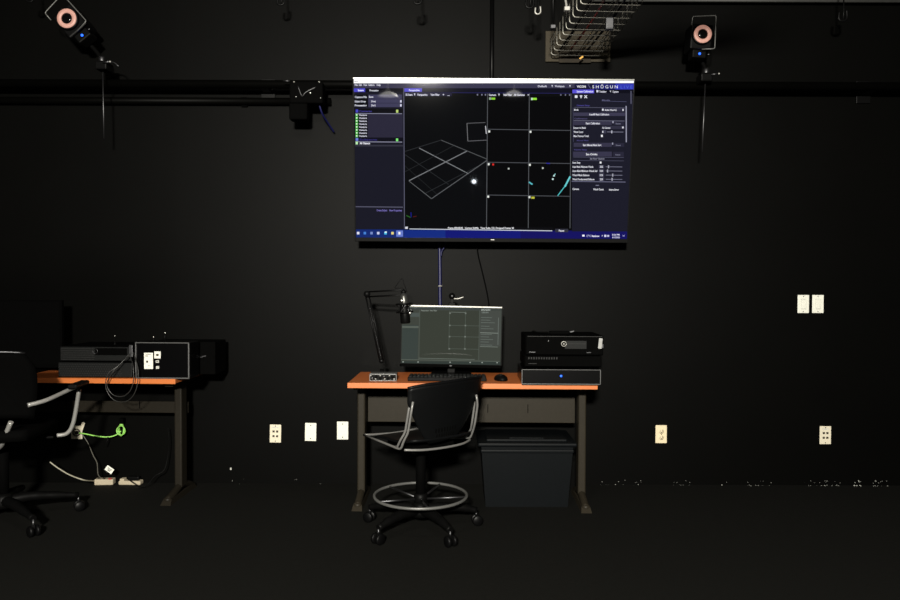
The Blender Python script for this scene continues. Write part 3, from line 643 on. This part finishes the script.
def backl(u, v):
    x = (u-.5)*2; w_ = .235+.03*math.sin(PI*min(1, v*.8)); y = -.25-.06*v+.05*x*x
    return (x*w_*(1-.12*max(0, v-.8)/.2*abs(x)), y, .60+.33*v-.012*abs(x)**4)
b = MB(); shell(backl, 16, 14, .035, M_matblk, b); bkl = b.build('backrest', lc)
MB().tube([Vector(backl(i/16, 1.0))+Vector((0, -.008, .004)) for i in range(17)], .006, M_dullm, 8).build('top_piping', bkl)
for s in (-1, 1):
    MB().tube([(s*.25, .06, .445), (s*.30, .065, .455), (s*.335, .06, .52), (s*.375, .03, .70)], .011, M_satin, 10, smooth_n=6).build('arm_tube', lc)
    MB().tube([(s*.375, -.02, .72), (s*.34, -.10, .70), (s*.29, -.20, .675), (s*.225, -.25, .66)], .011, M_satin, 10, smooth_n=6).build('arm_tube', lc)
    MB().box((s*.382, .0, .728), (.05, .20, .026), M_blk, .009).build('arm_pad', lc)
wl = lambda v: Matrix.Rotation(R(-8), 3, 'Z') @ (v-Vector((cp.x, cp.y, 0)))
MB().tube([(-.03, -.03, .45), wl(at(-14, 452, 3.86)), wl(at(0, 447, 3.78)), wl(at(6, 434, 3.72)), wl(at(11, 422, 3.70))], .012, M_satin, 10, smooth_n=5).build('back_support', lc)
# ------------------------------------------------------------------ things on the left desk
def lbase(px, py, D): return base(px, py, D)
LR = R(-2)
def facebox(x0, x1, D): a = at(x0, 370, D); c = at(x1, 370, D); return (a.x+c.x)/2, a.y, c.x-a.x
x, y, wd = facebox(58, 134, 4.23)
t1 = pc('desktop_computer', (x, y, ZT), LR, wd, .33, .09, 'grey-fronted desktop computer lying on the left desk, bottom of the pair', fm=M_case, rim=False)
def grille(t, wd, ht, x0=0, x1=1, z0=0, z1=1):
    b = MB(); nx, nz = 26, 6
    for i in range(nx):
        for j in range(nz):
            X = -wd/2+.012+(x0+(x1-x0)*(i+.5*(j % 2))/nx)*(wd-.03); Z = .012+(z0+(z1-z0)*j/(nz-1))*(ht-.026)
            b.box((X, -.0115, Z), (.006, .002, .004), M_mesh)
    tag(b.build('grille', t), kind='stuff')
grille(t1, wd, .09, 0, .9)
x, y, wd2 = facebox(60, 133, 4.25)
t2 = pc('desktop_computer', (x, y, ZT+.0905), LR, wd2, .33, .088, 'grey-fronted desktop computer with round logo on the left desk, top of the pair', fm=M_case, rim=False)
grille(t2, wd2, .088, 0, .5)
b = MB(); b.box((wd2*.22, -.0125, .058), (wd2*.44, .004, .04), M_matblk, .001); cc = Vector((-.0, -.0135, .06))
b.tube([cc+Vector((.0135*math.cos(2*PI*i/20), 0, .0135*math.sin(2*PI*i/20))) for i in range(20)], .0016, M_dullm, 5, closed=True); b.build('logo_panel', t2)
px_ = at(131, 350, 4.2)
tag(MB().box((0, 0, 0), (.022, .012, .07), M_dullm, .003).build('network_adapter', loc=(px_.x, px_.y, at(131, 351, 4.2).z)), 'upright dark grey adapter on the right corner of the paired grey computers', 'adapter')
x, y, wd = facebox(135.4, 190, 4.19)
hb_ = .207
t = thing('rack_unit', 'boxy black unit with thin grey frame and white stickers on the left desk', 'electronics unit', (x, y, ZT), LR)
MB().box((0, .075, hb_/2), (wd-.006, .15, hb_-.002), M_gloss, .004).build('case', t)
b = MB()
for c, d in (((0, -.003, hb_-.003), (wd, .012, .005)), ((0, -.003, .004), (wd, .012, .006)), ((-wd/2+.003, -.003, hb_/2), (.006, .012, hb_)), ((wd/2-.003, -.003, hb_/2), (.006, .012, hb_))): b.box(c, d, M_frame, .001)
b.build('front_frame', t)
def stick(px0, py0, px1, py1, m, nm, extra=None):
    s = 740/4.19; X0 = (px0-162.7)/s; X1 = (px1-162.7)/s; Z0 = (379.3-py1)/s; Z1 = (379.3-py0)/s
    b = MB(); b.box(((X0+X1)/2, -.0015, (Z0+Z1)/2), (X1-X0, .002, Z1-Z0), m)
    for (u, v, w_, h_) in (extra or []): b.box((X0+(X1-X0)*u, -.003, Z0+(Z1-Z0)*v), (w_, .002, h_), M_hole)
    b.build(nm, t)
stick(144, 353.4, 153, 369.6, M_paper, 'sticker', [(.35, .45, .010, .012), (.3, .8, .016, .003), (.6, .2, .018, .002), (.5, .9, .03, .002)])
stick(154.4, 352, 160.8, 359, M_paper, 'sticker', [(.5, .5, .012, .012), (.5, .5, .02, .004)])
stick(155.8, 360.8, 159, 363.4, M_plategrey, 'indicator', [(.5, .5, .006, .005)]); stick(156, 366.6, 159.2, 369.4, M_plategrey, 'indicator')
x, y, wd = facebox(150, 215, 4.375)
t = thing('equipment_case', 'plain black case with small mark behind the stickered unit on the left desk', 'case', (x+.0, y, ZT))
MB().box((0, .11, .098), (wd, .21, .194), M_matblk, .005).build('case_body', t)
b = MB(); b.box((wd/2-.065, .0035, .11), (.022, .003, .004), M_dullm, rot=(0, R(-10), 0)); b.box((wd/2-.085, .0035, .104), (.02, .003, .003), M_dullm); b.build('maker_badge', t)
# two small antennas on the rack unit
for pxx, pyy, hh, lb in ((153.5, 343, .02, 'short black stub with shiny tip on the stickered unit'), (165, 343, .045, 'taller black stub with shiny tip on the stickered unit')):
    p = at(pxx, pyy, 4.29); t = thing('antenna', lb, 'antenna', (p.x, p.y, ZT+hb_-.001))
    MB().lathe((0, 0, 0), [(0, 0), (.008, 0), (.006, hh), (0, hh)], M_blk, seg=12).build('stub', t)
    MB().lathe((0, 0, hh-.001), [(0, 0), (.005, 0), (.005, .006), (0, .008)], M_chrome, seg=12).build('tip', t)
p = at(115, 343, 4.35); t = thing('antenna', 'thin black antenna with shiny tip behind the paired grey computers', 'antenna', (p.x, p.y, ZT+.1785))
MB().lathe((0, 0, 0), [(0, 0), (.012, 0), (.004, .01), (.003, .05), (0, .05)], M_blk, seg=12).build('stub', t); MB().lathe((0, 0, .049), [(0, 0), (.004, 0), (.004, .006), (0, .008)], M_chrome, seg=12).build('tip', t)
# dark monitor at left
a, c = at(-22, 300, 4.45), at(62, 368, 4.45)
t = thing('monitor', 'switched-off black monitor at the left end of the left desk', 'monitor', ((a.x+c.x)/2, a.y, ZT)); mw2, mh2 = c.x-a.x, a.z-c.z; hz2 = (a.z+c.z)/2-ZT
MB().box((0, .015, hz2), (mw2, .03, mh2), M_matblk, .004).build('housing', t)
MB().box((0, -.001, hz2+.005), (mw2-.02, .003, mh2-.035), mat('dark_screen', (.001, .001, .001), .6, spec=.03)).build('screen', t)
MB().box((0, .045, hz2*.5), (.05, .03, hz2), M_matblk, .005).build('stand_neck', t); MB().box((0, .04, .007), (.22, .16, .014), M_matblk, .005).build('stand_foot', t)
# cables hanging in front of left computers
cable('black_cable', [at(131, 353, 4.19), at(124, 360, 4.165), at(113, 372, 4.14), at(107, 384, 4.14), at(112, 394, 4.14), at(122, 396.5, 4.14), at(130, 391, 4.14), at(133.5, 380, 4.14), at(133, 366, 4.15), at(130.5, 357, 4.18)], .0026, mat('cable_black', (.014, .014, .013), .4, noise=.1), 'black cable looping down in front of the left desk edge, inner loop')
cable('black_cable', [at(130, 355, 4.19), at(118, 366, 4.15), at(108, 374, 4.13), at(106, 388, 4.13), at(114, 400, 4.13), at(127, 401, 4.13), at(136, 390, 4.13), at(138, 370, 4.14), at(133, 352, 4.18)], .0024, MATS['cable_black'], 'black cable looping lower in front of the left desk edge, outer loop')

# ------------------------------------------------------------------ wall plates
def plate(px, py, kind, label, grp=None, tilt=0):
    p = at(px, py, 4.695)
    nm = {'switch': 'light_switch', 'blank': 'blank_wall_plate'}.get(kind, 'wall_outlet')
    ct = {'switch': 'light switch', 'blank': 'wall plate'}.get(kind, 'wall outlet')
    t = thing(nm, label, ct, (p.x, 0, p.z), 0, grp); t.rotation_euler = (0, R(tilt), 0)
    m = {'duplex': M_cream, 'data': M_cream2}.get(kind, M_white)
    MB().box((0, -.003, 0), (.072, .006, .115), m, .002).build('plate', t)
    if kind == 'switch':
        MB().box((0, -.0065, 0), (.034, .003, .066), M_plategrey, .001).build('switch_frame', t)
        MB().box((0, -.009, 0), (.030, .006, .060), M_white, .002, rot=(R(4), 0, 0)).build('rocker', t)
    elif kind == 'duplex':
        for s in (-1, 1):
            r = MB().lathe((0, -.006, s*.0195), [(.0165, 0), (.0165, .003), (0, .003)], M_cream, axis=(0, -1, 0), seg=20)
            for x_ in (-.006, .006): r.box((x_, -.0095, s*.0195+.003), (.0025, .002, .008), M_hole)
            r.box((0, -.0095, s*.0195-.008), (.005, .002, .005), M_hole); r.build('socket', t)
    elif kind == 'data':
        for xx in (-.0115, .0115):
            for zz in (-.016, .014): MB().box((xx, -.0068, zz), (.014, .003, .013), M_hole, .001).build('data_port', t)
        MB().box((0, -.0065, .04), (.045, .002, .006), M_plategrey).build('label_strip', t)
    for z_ in ((-.042, .042) if kind == 'blank' else ((0,) if kind == 'duplex' else (-.048, .048))):
        MB().lathe((0, -.0055, z_), [(.0042, 0), (.003, .0016), (0, .0016)], M_dullm, axis=(0, -1, 0), seg=10).build('screw', t)
    return t
plate(275.4, 433.6, 'data', 'cream wall plate with four data ports, leftmost of three between the desks', tilt=1)
plate(310.6, 432, 'blank', 'blank white wall plate between the desks, middle of three', tilt=1)
plate(342.6, 430.6, 'blank', 'blank white wall plate just left of the middle desk leg')
plate(661.2, 434.2, 'duplex', 'cream duplex power outlet low on the wall right of the middle desk')
plate(825.4, 435.2, 'data', 'cream wall plate with four data ports low on the far right wall')
plate(803.4, 304, 'switch', 'white rocker light switch, left of the pair on the right wall')
plate(818, 304, 'switch', 'white rocker light switch, right of the pair on the right wall')
p = at(76.6, 432.4, 4.695)
t = thing('wall_outlet', 'cream wall outlet with green cable plugged in under the left desk', 'wall outlet', (p.x, 0, p.z))
MB().box((0, -.003, 0), (.072, .006, .085), M_cream2, .002).build('plate', t)
b = MB(); b.tube([(.022*math.cos(2*PI*i/16), -.008, .022*math.sin(2*PI*i/16)) for i in range(16)], .004, M_hole, 6, closed=True); b.box((0, -.007, 0), (.022, .006, .022), M_hole, .002); b.build('socket', t)
p = at(82, 426, 4.69)
tag(MB().box((0, 0, 0), (.02, .008, .05), M_cream2, .002, rot=(0, R(20), 0)).build('cable_tag', loc=(p.x+.004, -.011, p.z)), 'small cream tag hanging above the outlet under the left desk', 'tag')

cable('green_cable', [at(79, 433, 4.66), at(86, 434, 4.64), at(96, 436, 4.64), at(108, 437, 4.65), at(116, 435, 4.66), at(121, 431, 4.665)], .0042, M_green, 'green cable running from the outlet to the coil under the left desk')
p = at(121, 430, 4.66); b = MB()
for k in range(5):
    b.tube([Vector(((.013+.0035*k)*math.cos(2*PI*i/24)+.002*k, -.006*k+.003*math.sin(4*PI*i/24+k), (.040-.003*k)*math.sin(2*PI*i/24))) for i in range(24)], .0032, M_green, 6, closed=True)
tag(b.build('coiled_cable', loc=(p.x, p.y+.006, p.z)), 'small oval coil of bright green cable on the wall under the left desk', 'cable')
tag(MB().box((0, 0, 0), (.03, .04, .035), M_matblk, .004).build('cable_hook', loc=(p.x, -.021, p.z+.055)), 'small black hook holding the green coil on the wall', 'hook')
cable('black_cable', [at(82, 434, 4.655), at(88, 443, 4.65), at(93, 455, 4.62), at(97, 463, 4.6), at(98, 474, 4.56), at(101, 478, 4.54)], .0028, mat('cable_grey', (.09, .085, .07), .5, noise=.1), 'thin dark cable hanging from the outlet to the floor power strip')
cable('black_cable', [at(108, 437, 4.64), at(107, 441, 4.63), at(105, 446, 4.63)], .003, M_blk, 'short black cable end hanging below the green cable')
zf = .02
p = at(105, 480, 4.66)
t = thing('power_strip', 'cream power strip on the floor with a red switch, left of the two', 'power strip', (p.x, p.y, 0), R(4))
MB().box((0, 0, .02), (.115, .05, .038), mat('strip_plastic', (.42, .36, .26), .5, noise=.1), .006).build('body', t); MB().box((.04, -.02, .041), (.02, .016, .008), M_red, .002).build('switch', t)
b = MB(); [b.box((-.035+.03*i, 0, .0395), (.016, .02, .002), M_hole) for i in range(2)]; b.build('socket_holes', t)
sp_ = p.copy()
p = at(131, 480, 4.665)
t = thing('power_strip', 'cream power strip on the floor with a black plug in it, right of the two', 'power strip', (p.x, p.y, 0), R(-2))
MB().box((0, 0, .014), (.14, .05, .026), MATS['strip_plastic'], .006).box((-.05, 0, .03), (.028, .04, .02), MATS['strip_plastic'], .004).build('body', t)
tag(MB().box((0, 0, 0), (.07, .035, .026), M_blk, .006).build('black_plug', loc=(p.x+.02, p.y, .0402)), 'black plug sitting in the right-hand floor power strip', 'plug')
cable('grey_cable', [onz(50, 470, .13)*0+at(50, 462, 4.5), at(58, 468, 4.5), at(70, 475, 4.5), at(84, 480, 4.5), Vector((sp_.x-.06, sp_.y, .022))], .0042, M_greyc, 'grey cable curving down to the left floor power strip')
p = at(109.4, 469.6, 4.54)
t = thing('cable_tag', 'white paper tag tilted on a cable above the floor power strips', 'tag', p); t.rotation_euler = (0, R(35), 0)
MB().box((0, 0, 0), (.05, .002, .034), M_paper).build('paper', t)
b = MB(); [b.box((0, -.0018, .006-.007*i), (.03-.006*i, .001, .003), M_hole) for i in range(3)]; b.build('print', t)
cable('black_cable', [at(168, 428, 4.62), at(169, 440, 4.62), at(168, 455, 4.62), at(164, 470, 4.6), at(155, 476, 4.58), Vector((p.x+.2, -.14, .01)), Vector((-2.0, -.12, .055))], .0026, MATS['cable_grey'] if False else M_blk, 'thin black cable hanging beside the left desk leg')

# ------------------------------------------------------------------ cables below television
cable('blue_cable', [at(439, 236, 4.685), at(439.6, 250, 4.687), at(439.8, 262, 4.688), at(440, 280, 4.688), at(440, 300, 4.688), at(441, 330, 4.687)], .011, M_bluec, 'thick blue cable bundle hanging from the television to behind the monitor')
p = at(440.2, 286, 4.672); tag(MB().tube([(-.0125, 0, 0), (.0125, 0, 0)], .0035, M_silver, 8).build('cable_tie', loc=(p.x, p.y-.006, p.z)), 'pale cable tie around the blue cable under the television', 'cable tie')
cable('blue_cable', [at(446, 238, 4.65), at(444.8, 246, 4.66), at(442, 251, 4.665), at(441, 256, 4.668)], .005, M_bluec, 'short dark blue cable joining the bundle just below the television')
cable('black_cable', [at(476, 236, 4.62), at(478, 254, 4.66), at(483, 275, 4.67), at(487.6, 296, 4.67), at(491, 320, 4.66)], .004, M_matblk, 'thin black cable slanting from the television to behind the monitor')
pp = at(492, 60, 4.66)
tag(MB().tube([(0, 0, ZC-pp.z-.01), (0, 0, -.35)], .014, M_blkmetal, 10).build('conduit', loc=(pp.x, -.02, pp.z)), 'black vertical conduit on the wall above the television', 'conduit')

# ------------------------------------------------------------------ camera rail and tracking cameras
RY = -.15; rz_ = at(200, 84, DCAM+RY).z
rl = thing('mounting_rail', 'long black horizontal pipe running along the wall behind the television', 'rail', (0, RY, rz_))
MB().tube([(-3.6, 0, 0), (3.6, 0, 0)], .025, M_wall, 16).build('pipe', rl)
for x in (-3.3, -1.15, 2.6, 3.4):
    MB().box((x, .08, 0), (.05, .145, .04), M_blkmetal, .004).box((x, .142, 0), (.09, .014, .14), M_blkmetal, .003).build('wall_arm', rl)
lowrail = thing('mounting_rail', 'lower black pipe along the wall left of the television', 'rail', (0, -.04, at(200, 101, DCAM-.04).z))
MB().tube([(-3.6, 0, 0), (-.75, 0, 0)], .022, M_wall, 14).build('pipe', lowrail)
for x in (-3.2, -1.3): MB().box((x, .028, 0), (.04, .02, .06), M_matblk, .003).build('wall_clip', lowrail)

def track_cam(px, py, D, roll, yaw, label, scale=1.0):
    p = at(px, py, D); t = thing('tracking_camera', label, 'camera', p); k = scale
    t.rotation_euler = (Matrix.Rotation(R(yaw), 3, 'Z') @ Matrix.Rotation(R(roll), 3, 'Y')).to_euler()
    # origin at ring centre; faces -y
    MB().box((0, .075*k, -.008*k), (.13*k, .13*k, .15*k), M_blkmetal, .01).box((0, .07*k, -.105*k), (.085*k, .09*k, .05*k), M_blk, .008).build('body', t)
    MB().lathe((0, .01*k, 0), [(0, 0), (.062*k, 0), (.06*k, .014*k), (.057*k, .016*k), (0, .016*k)], M_blk, axis=(0, -1, 0), seg=32).build('front_cap', t)
    MB().lathe((0, -.0065*k, 0), [(.030*k, 0), (.030*k, .003), (.053*k, .003), (.053*k, 0)], M_ring, axis=(0, -1, 0), seg=36).build('light_ring', t)
    MB().lathe((0, -.006*k, 0), [(0, .004), (.012*k, .006), (.022*k, .005), (.027*k, .0)], M_lens, axis=(0, -1, 0), seg=24).build('lens', t)
    h = MB(); h.tube(fillet([(-.072*k, -.012, .045*k), (-.072*k, -.016, .095*k), (.068*k, -.016, .112*k), (.075*k, -.016, -.085*k), (.0*k, -.012, -.092*k)], .012), .0032, M_ringm, 6); h.build('guard_bail', t)
    MB().lathe((0, .024*k, -.107*k), [(0, 0), (.0075*k, 0), (.006*k, .005), (0, .006)], M_blueled if roll < 10 else M_blueled2, axis=(0, -1, 0), seg=14).build('status_light', t)
    b = MB(); b.lathe((.052*k, .02*k, -.11*k), [(0, 0), (.007, 0), (.006, .008), (0, .008)], M_chrome if roll > 10 else M_dullm, axis=(0, -1, 0), seg=10); b.build('screw', t)
    return t, p
def mount(px, py, D, label, cam_low, lever=0):
    p = at(px, py, D); t = thing('camera_clamp', label, 'clamp', p)
    MB().box((0, .03, -.01), (.07, .10, .05), M_blk, .008).build('jaw', t)
    MB().lathe((0, -.0, .016), [(.018, 0), (.02, .02), (.012, .03), (0, .032)], M_dullm, seg=16).build('collar', t)
    ql = cam_low-p; MB().tube([(0, 0, .03), ql*.5+Vector((0, .02, .015)), ql*.8+Vector((0, .03, 0))], .012, M_blk, 10, smooth_n=4).build('neck', t)
    MB().tube([(.02, -.03, 0), (.06, -.035, .004)], .005, M_dullm, 8).lathe((.064, -.035, .004), [(0, -.007), (.007, 0), (0, .007)], M_silver, seg=10).build('lever', t)
    if lever: MB().tube([(.04, -.03, -.002), (.085, -.035, 0), (.115, -.035, -.025)], .0035, M_dullm, 8, smooth_n=3).build('handle', t)
    return p, t
DC = 4.36
_, cp1 = track_cam(702.4, 34.4, DC, 4, 0, 'black tracking camera with glowing ring at upper right of the television', .98)
mp1, _ = mount(706, 76, 4.45, 'black clamp on the pipe holding the upper right camera', at(704, 58, DC+.08))
_, cp2 = track_cam(67.4, 18.8, DC, -40, 0, 'tilted black tracking camera with glowing ring at the upper left corner', 1.06)
mp2, _ = mount(102, 64, 4.45, 'black clamp on the pipe holding the tilted upper left camera', at(86, 40, DC+.08), 1)
for (px, y0, x1, y1, lb) in ((705.2, 84, 702.2, 152, 'thin rod hanging down below the upper right camera clamp'), (102.8, 72, 104, 138.6, 'thin rod hanging down below the upper left camera clamp')):
    a, c = at(px, y0, 4.42), at(x1, y1, 4.42)
    tag(MB().tube([Vector((0, 0, 0)), c-a], .0042, M_dullm, 8).build('hanging_rod', loc=a), lb, 'rod')
# middle clamp cluster
p = at(306, 92, 4.44)
t = thing('camera_clamp', 'black bracket with small shiny bolts on the pipe left of the television', 'clamp', p)
b = MB(); b.box((0, .05, 0), (.2, .1, .13), M_matblk, .01); b.box((-.05, .05, -.11), (.11, .08, .1), M_matblk, .01); b.build('body', t)
for pxx, pyy, rr in ((294, 82, .0075), (319.2, 82, .0075), (310.4, 93, .0075), (296, 97, .005), (320.6, 98, .0055)):
    q_ = at(pxx, pyy, 4.435)-p; MB().lathe(q_, [(0, -rr), (rr*.8, -rr*.5), (rr, 0), (rr*.8, rr*.5), (0, rr)], M_chrome, seg=10).build('bolt', t)
MB().tube([at(298, 86, 4.43)-p, at(302, 96, 4.43)-p, at(306, 92, 4.425)-p, at(316, 87, 4.43)-p], .003, M_dullm, 6, smooth_n=4).build('chain', t)
MB().tube([at(283, 80.8, 4.44)-p, at(290, 81, 4.44)-p], .004, M_dullm, 6).build('lever', t)
cable('blue_cable', [at(318, 100, 4.5), at(322, 113, 4.53), at(328, 123, 4.6), at(334, 132, 4.66)], .006, M_bluec, 'dark blue cable drooping below the bracket left of the television')

# ------------------------------------------------------------------ wire cable tray
TX0, TX1 = at(579, 4.3, 3.77).x, at(640, 4.3, 3.77).x; tz = at(610, 4.3, 3.77).z; TYC = (TX0+TX1)/2; hwid = (TX1-TX0)/2
hwid = .158; TYC = at(576, 55, 4.6).x
ty = thing('cable_tray', 'galvanised wire basket cable tray running overhead towards the wall', 'cable tray', (TYC, 0, tz), R(2.4))
tr_h = .105
for i in range(33):
    y = -.1 - .092*i; MB().tube(fillet([(-hwid, y, tr_h), (-hwid, y, 0), (hwid, y, 0), (hwid, y, tr_h)], .018, 3), .0034, M_wire, 6).build('cross_wire', ty)
for x, z in ((-hwid, tr_h), (-hwid, .055), (-.1, .006), (-.05, .006), (0, .006), (.05, .006), (.1, .006), (hwid, .055), (hwid, tr_h)):
    MB().tube([(x, -.05, z), (x, -3.1, z)], .0028, M_wire, 6).build('long_wire', ty)
b = MB()
tag(MB().box((0, 0, 0), (.045, .03, .066), M_dullm, .008).build('junction_box', loc=at(609.6, 23.6, 3.93)), 'small grey plastic box fixed to the wire cable tray', 'box')
for k in (0, 2, 4, 5):
    x = TYC-.11+.035*k; z = tz+.022+.004*(k % 3)
    m = (M_blk, M_matblk, M_red, M_blk, MATS['cable_grey'], M_blk)[k]
    cable('tray_cable', [(x+.004, -.1, z), (x+.045, -.7, z+.004), (x+.045, -1.4, z), (x+.1, -2.1, z+.004), (x+.125, -3.0, z)], .007, m,
          ('black cable lying leftmost in the wire tray', 'matte black cable second from left in the wire tray', 'red cable lying in the overhead wire tray', 'unused', 'grey cable lying in the overhead wire tray', 'black cable lying rightmost in the wire tray')[k], n=6)
a, c = at(546, 30, 4.66), at(611, 61, 4.66)
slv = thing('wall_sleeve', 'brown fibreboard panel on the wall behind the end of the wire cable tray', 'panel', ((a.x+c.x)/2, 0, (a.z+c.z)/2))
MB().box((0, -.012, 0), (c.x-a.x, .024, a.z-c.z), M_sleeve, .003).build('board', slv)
MB().box((-.02, -.03, -.06), (.2, .012, .09), mat('dark_brown_board', (.018, .013, .007), .9, noise=.4, scale=20), .003).build('inner_board', slv)  # darker brown board in front of the panel
p = at(581.4, 57.6, 4.58)
tag(MB().box((0, 0, 0), (.028, .006, .012), M_amber, .002, rot=(0, R(-35), 0)).build('orange_glint', loc=p), 'small orange sliver added for a glint at the far end of the cable tray', 'tag')  # stands in for an orange glint, brightness put into the colour
for px, y1, D, m, lb in ((553, 27, 4.15, M_blkmetal, 'dark threaded rod hanging beside the cable tray left side'), (567, 9, 3.95, M_silver, 'pale slanted rod end above the cable tray left side')):
    c = at(px, y1, D); top = Vector((c.x-(.0 if m is M_blkmetal else .06), c.y, ZC-.001))
    t = thing('hanger_rod', lb, 'rod', c); MB().tube([Vector((0, 0, 0)), top-c], .006, m, 8).build('rod', t)
    MB().box((.0, 0, .0), (.03, .03, .022), M_dullm if m is M_blkmetal else m, .004).build('nut', t)
def hook(px, py, D, lb, sc_=1.0, m=M_blkmetal):
    c = at(px, py, D); t = thing('hanging_hook', lb, 'hook', c)
    MB().tube([Vector((0, 0, .0)), (.004, 0, .05*sc_), (0, 0, ZC-c.z-.001)], .004, M_blkmetal, 6).build('stem', t)
    MB().tube([Vector((-.02, 0, .05))*sc_, Vector((-.022, 0, .01))*sc_, Vector((0, 0, -.0))*sc_, Vector((.02, 0, .015))*sc_, Vector((.018, 0, .06))*sc_], .006*sc_, m, 8, smooth_n=4).build('hook_bend', t)
hook(530, 8, 4.2, 'small dark hook hanging from the ceiling left of the cable tray', 1.0)
hook(538, 14, 4.2, 'small hook with a pale tip hanging beside the darker hook by the cable tray', .7, M_silver)
hook(418, 4, 4.3, 'small grey hook at the top of the photo above the television')
hook(281, 5, 4.4, 'small grey hook at the top edge left of the television', .9)
hook(843, 21, 4.4, 'long dark hook hanging at the top right corner', 1.1)
hook(30, 2, 4.4, 'small dark hook at the top left corner beside the tilted camera', .8)
a = at(590, .2, 4.64); c = at(900, 1.6, 4.64)
tag(MB().tube([(0, 0, 0), (c.x-a.x+.6, 0, 0)], .009, mat('grey_conduit', (.03, .03, .028), .6, noise=.2), 10).build('conduit', loc=a), 'thin grey horizontal conduit near the ceiling at the upper right', 'conduit')

# ------------------------------------------------------------------ plaster crumbs along the wall foot
def crumbs(name, spots, label):
    b = MB()
    for px, n, spread, sz in spots:
        for k in range(n):
            x = at(px+random.uniform(-spread, spread), 485, 4.68).x; s = random.uniform(.25, .85)*sz*.75
            b.box((x, -.008-random.random()*.018, random.choice((.002, .002, .02, .03))+s*.3), (s*random.uniform(.7, 2.2), s, s*.7), M_chip, rot=(random.random(), random.random(), random.random()))
    tag(b.build(name), label, 'debris', kind='stuff')
crumbs('plaster_crumbs', ((605, 4, 5, .005), (628, 12, 14, .006), (680, 10, 10, .004), (725, 3, 3, .008), (757, 12, 9, .005), (770, 2, 2, .006), (812, 8, 8, .004), (832, 18, 12, .006), (860, 10, 6, .011), (880, 14, 8, .006), (297, 2, 3, .007), (236, 4, 8, .004), (318, 2, 3, .005)), 'pale plaster crumbs scattered along the foot of the wall')
p = at(230.6, 469, 4.69)
tag(MB().box((0, 0, 0), (.010, .008, .016), M_chip, .002).build('wall_screw', loc=(p.x, -.004, p.z)), 'tiny pale screw on the wall above the crumbs between the desks', 'screw')

# ------------------------------------------------------------------ groups of like things
GR = {'wall_outlet': 'plates and outlets on the back wall', 'blank_wall_plate': 'plates and outlets on the back wall', 'light_switch': 'light switches on the right wall area',
      'tracking_camera': 'tracking cameras on the wall pipe', 'camera_clamp': 'clamps on the wall pipe', 'hanging_rod': 'rods hanging from the camera clamps', 'desk': 'orange-topped desks',
      'power_strip': 'power strips on the floor under the left desk', 'tray_cable': 'cables in the wire tray', 'hanging_hook': 'hooks hanging near the ceiling', 'antenna': 'small antennas on the left desk',
      'desktop_computer': 'flat desktop computers stacked on the desks', 'mounting_rail': 'black pipes on the back wall', 'hanger_rod': 'hanger rods beside the cable tray'}
for o in list(bpy.data.objects):
    if o.parent is None and o.name.split('.')[0] in GR: o['group'] = GR[o.name.split('.')[0]]
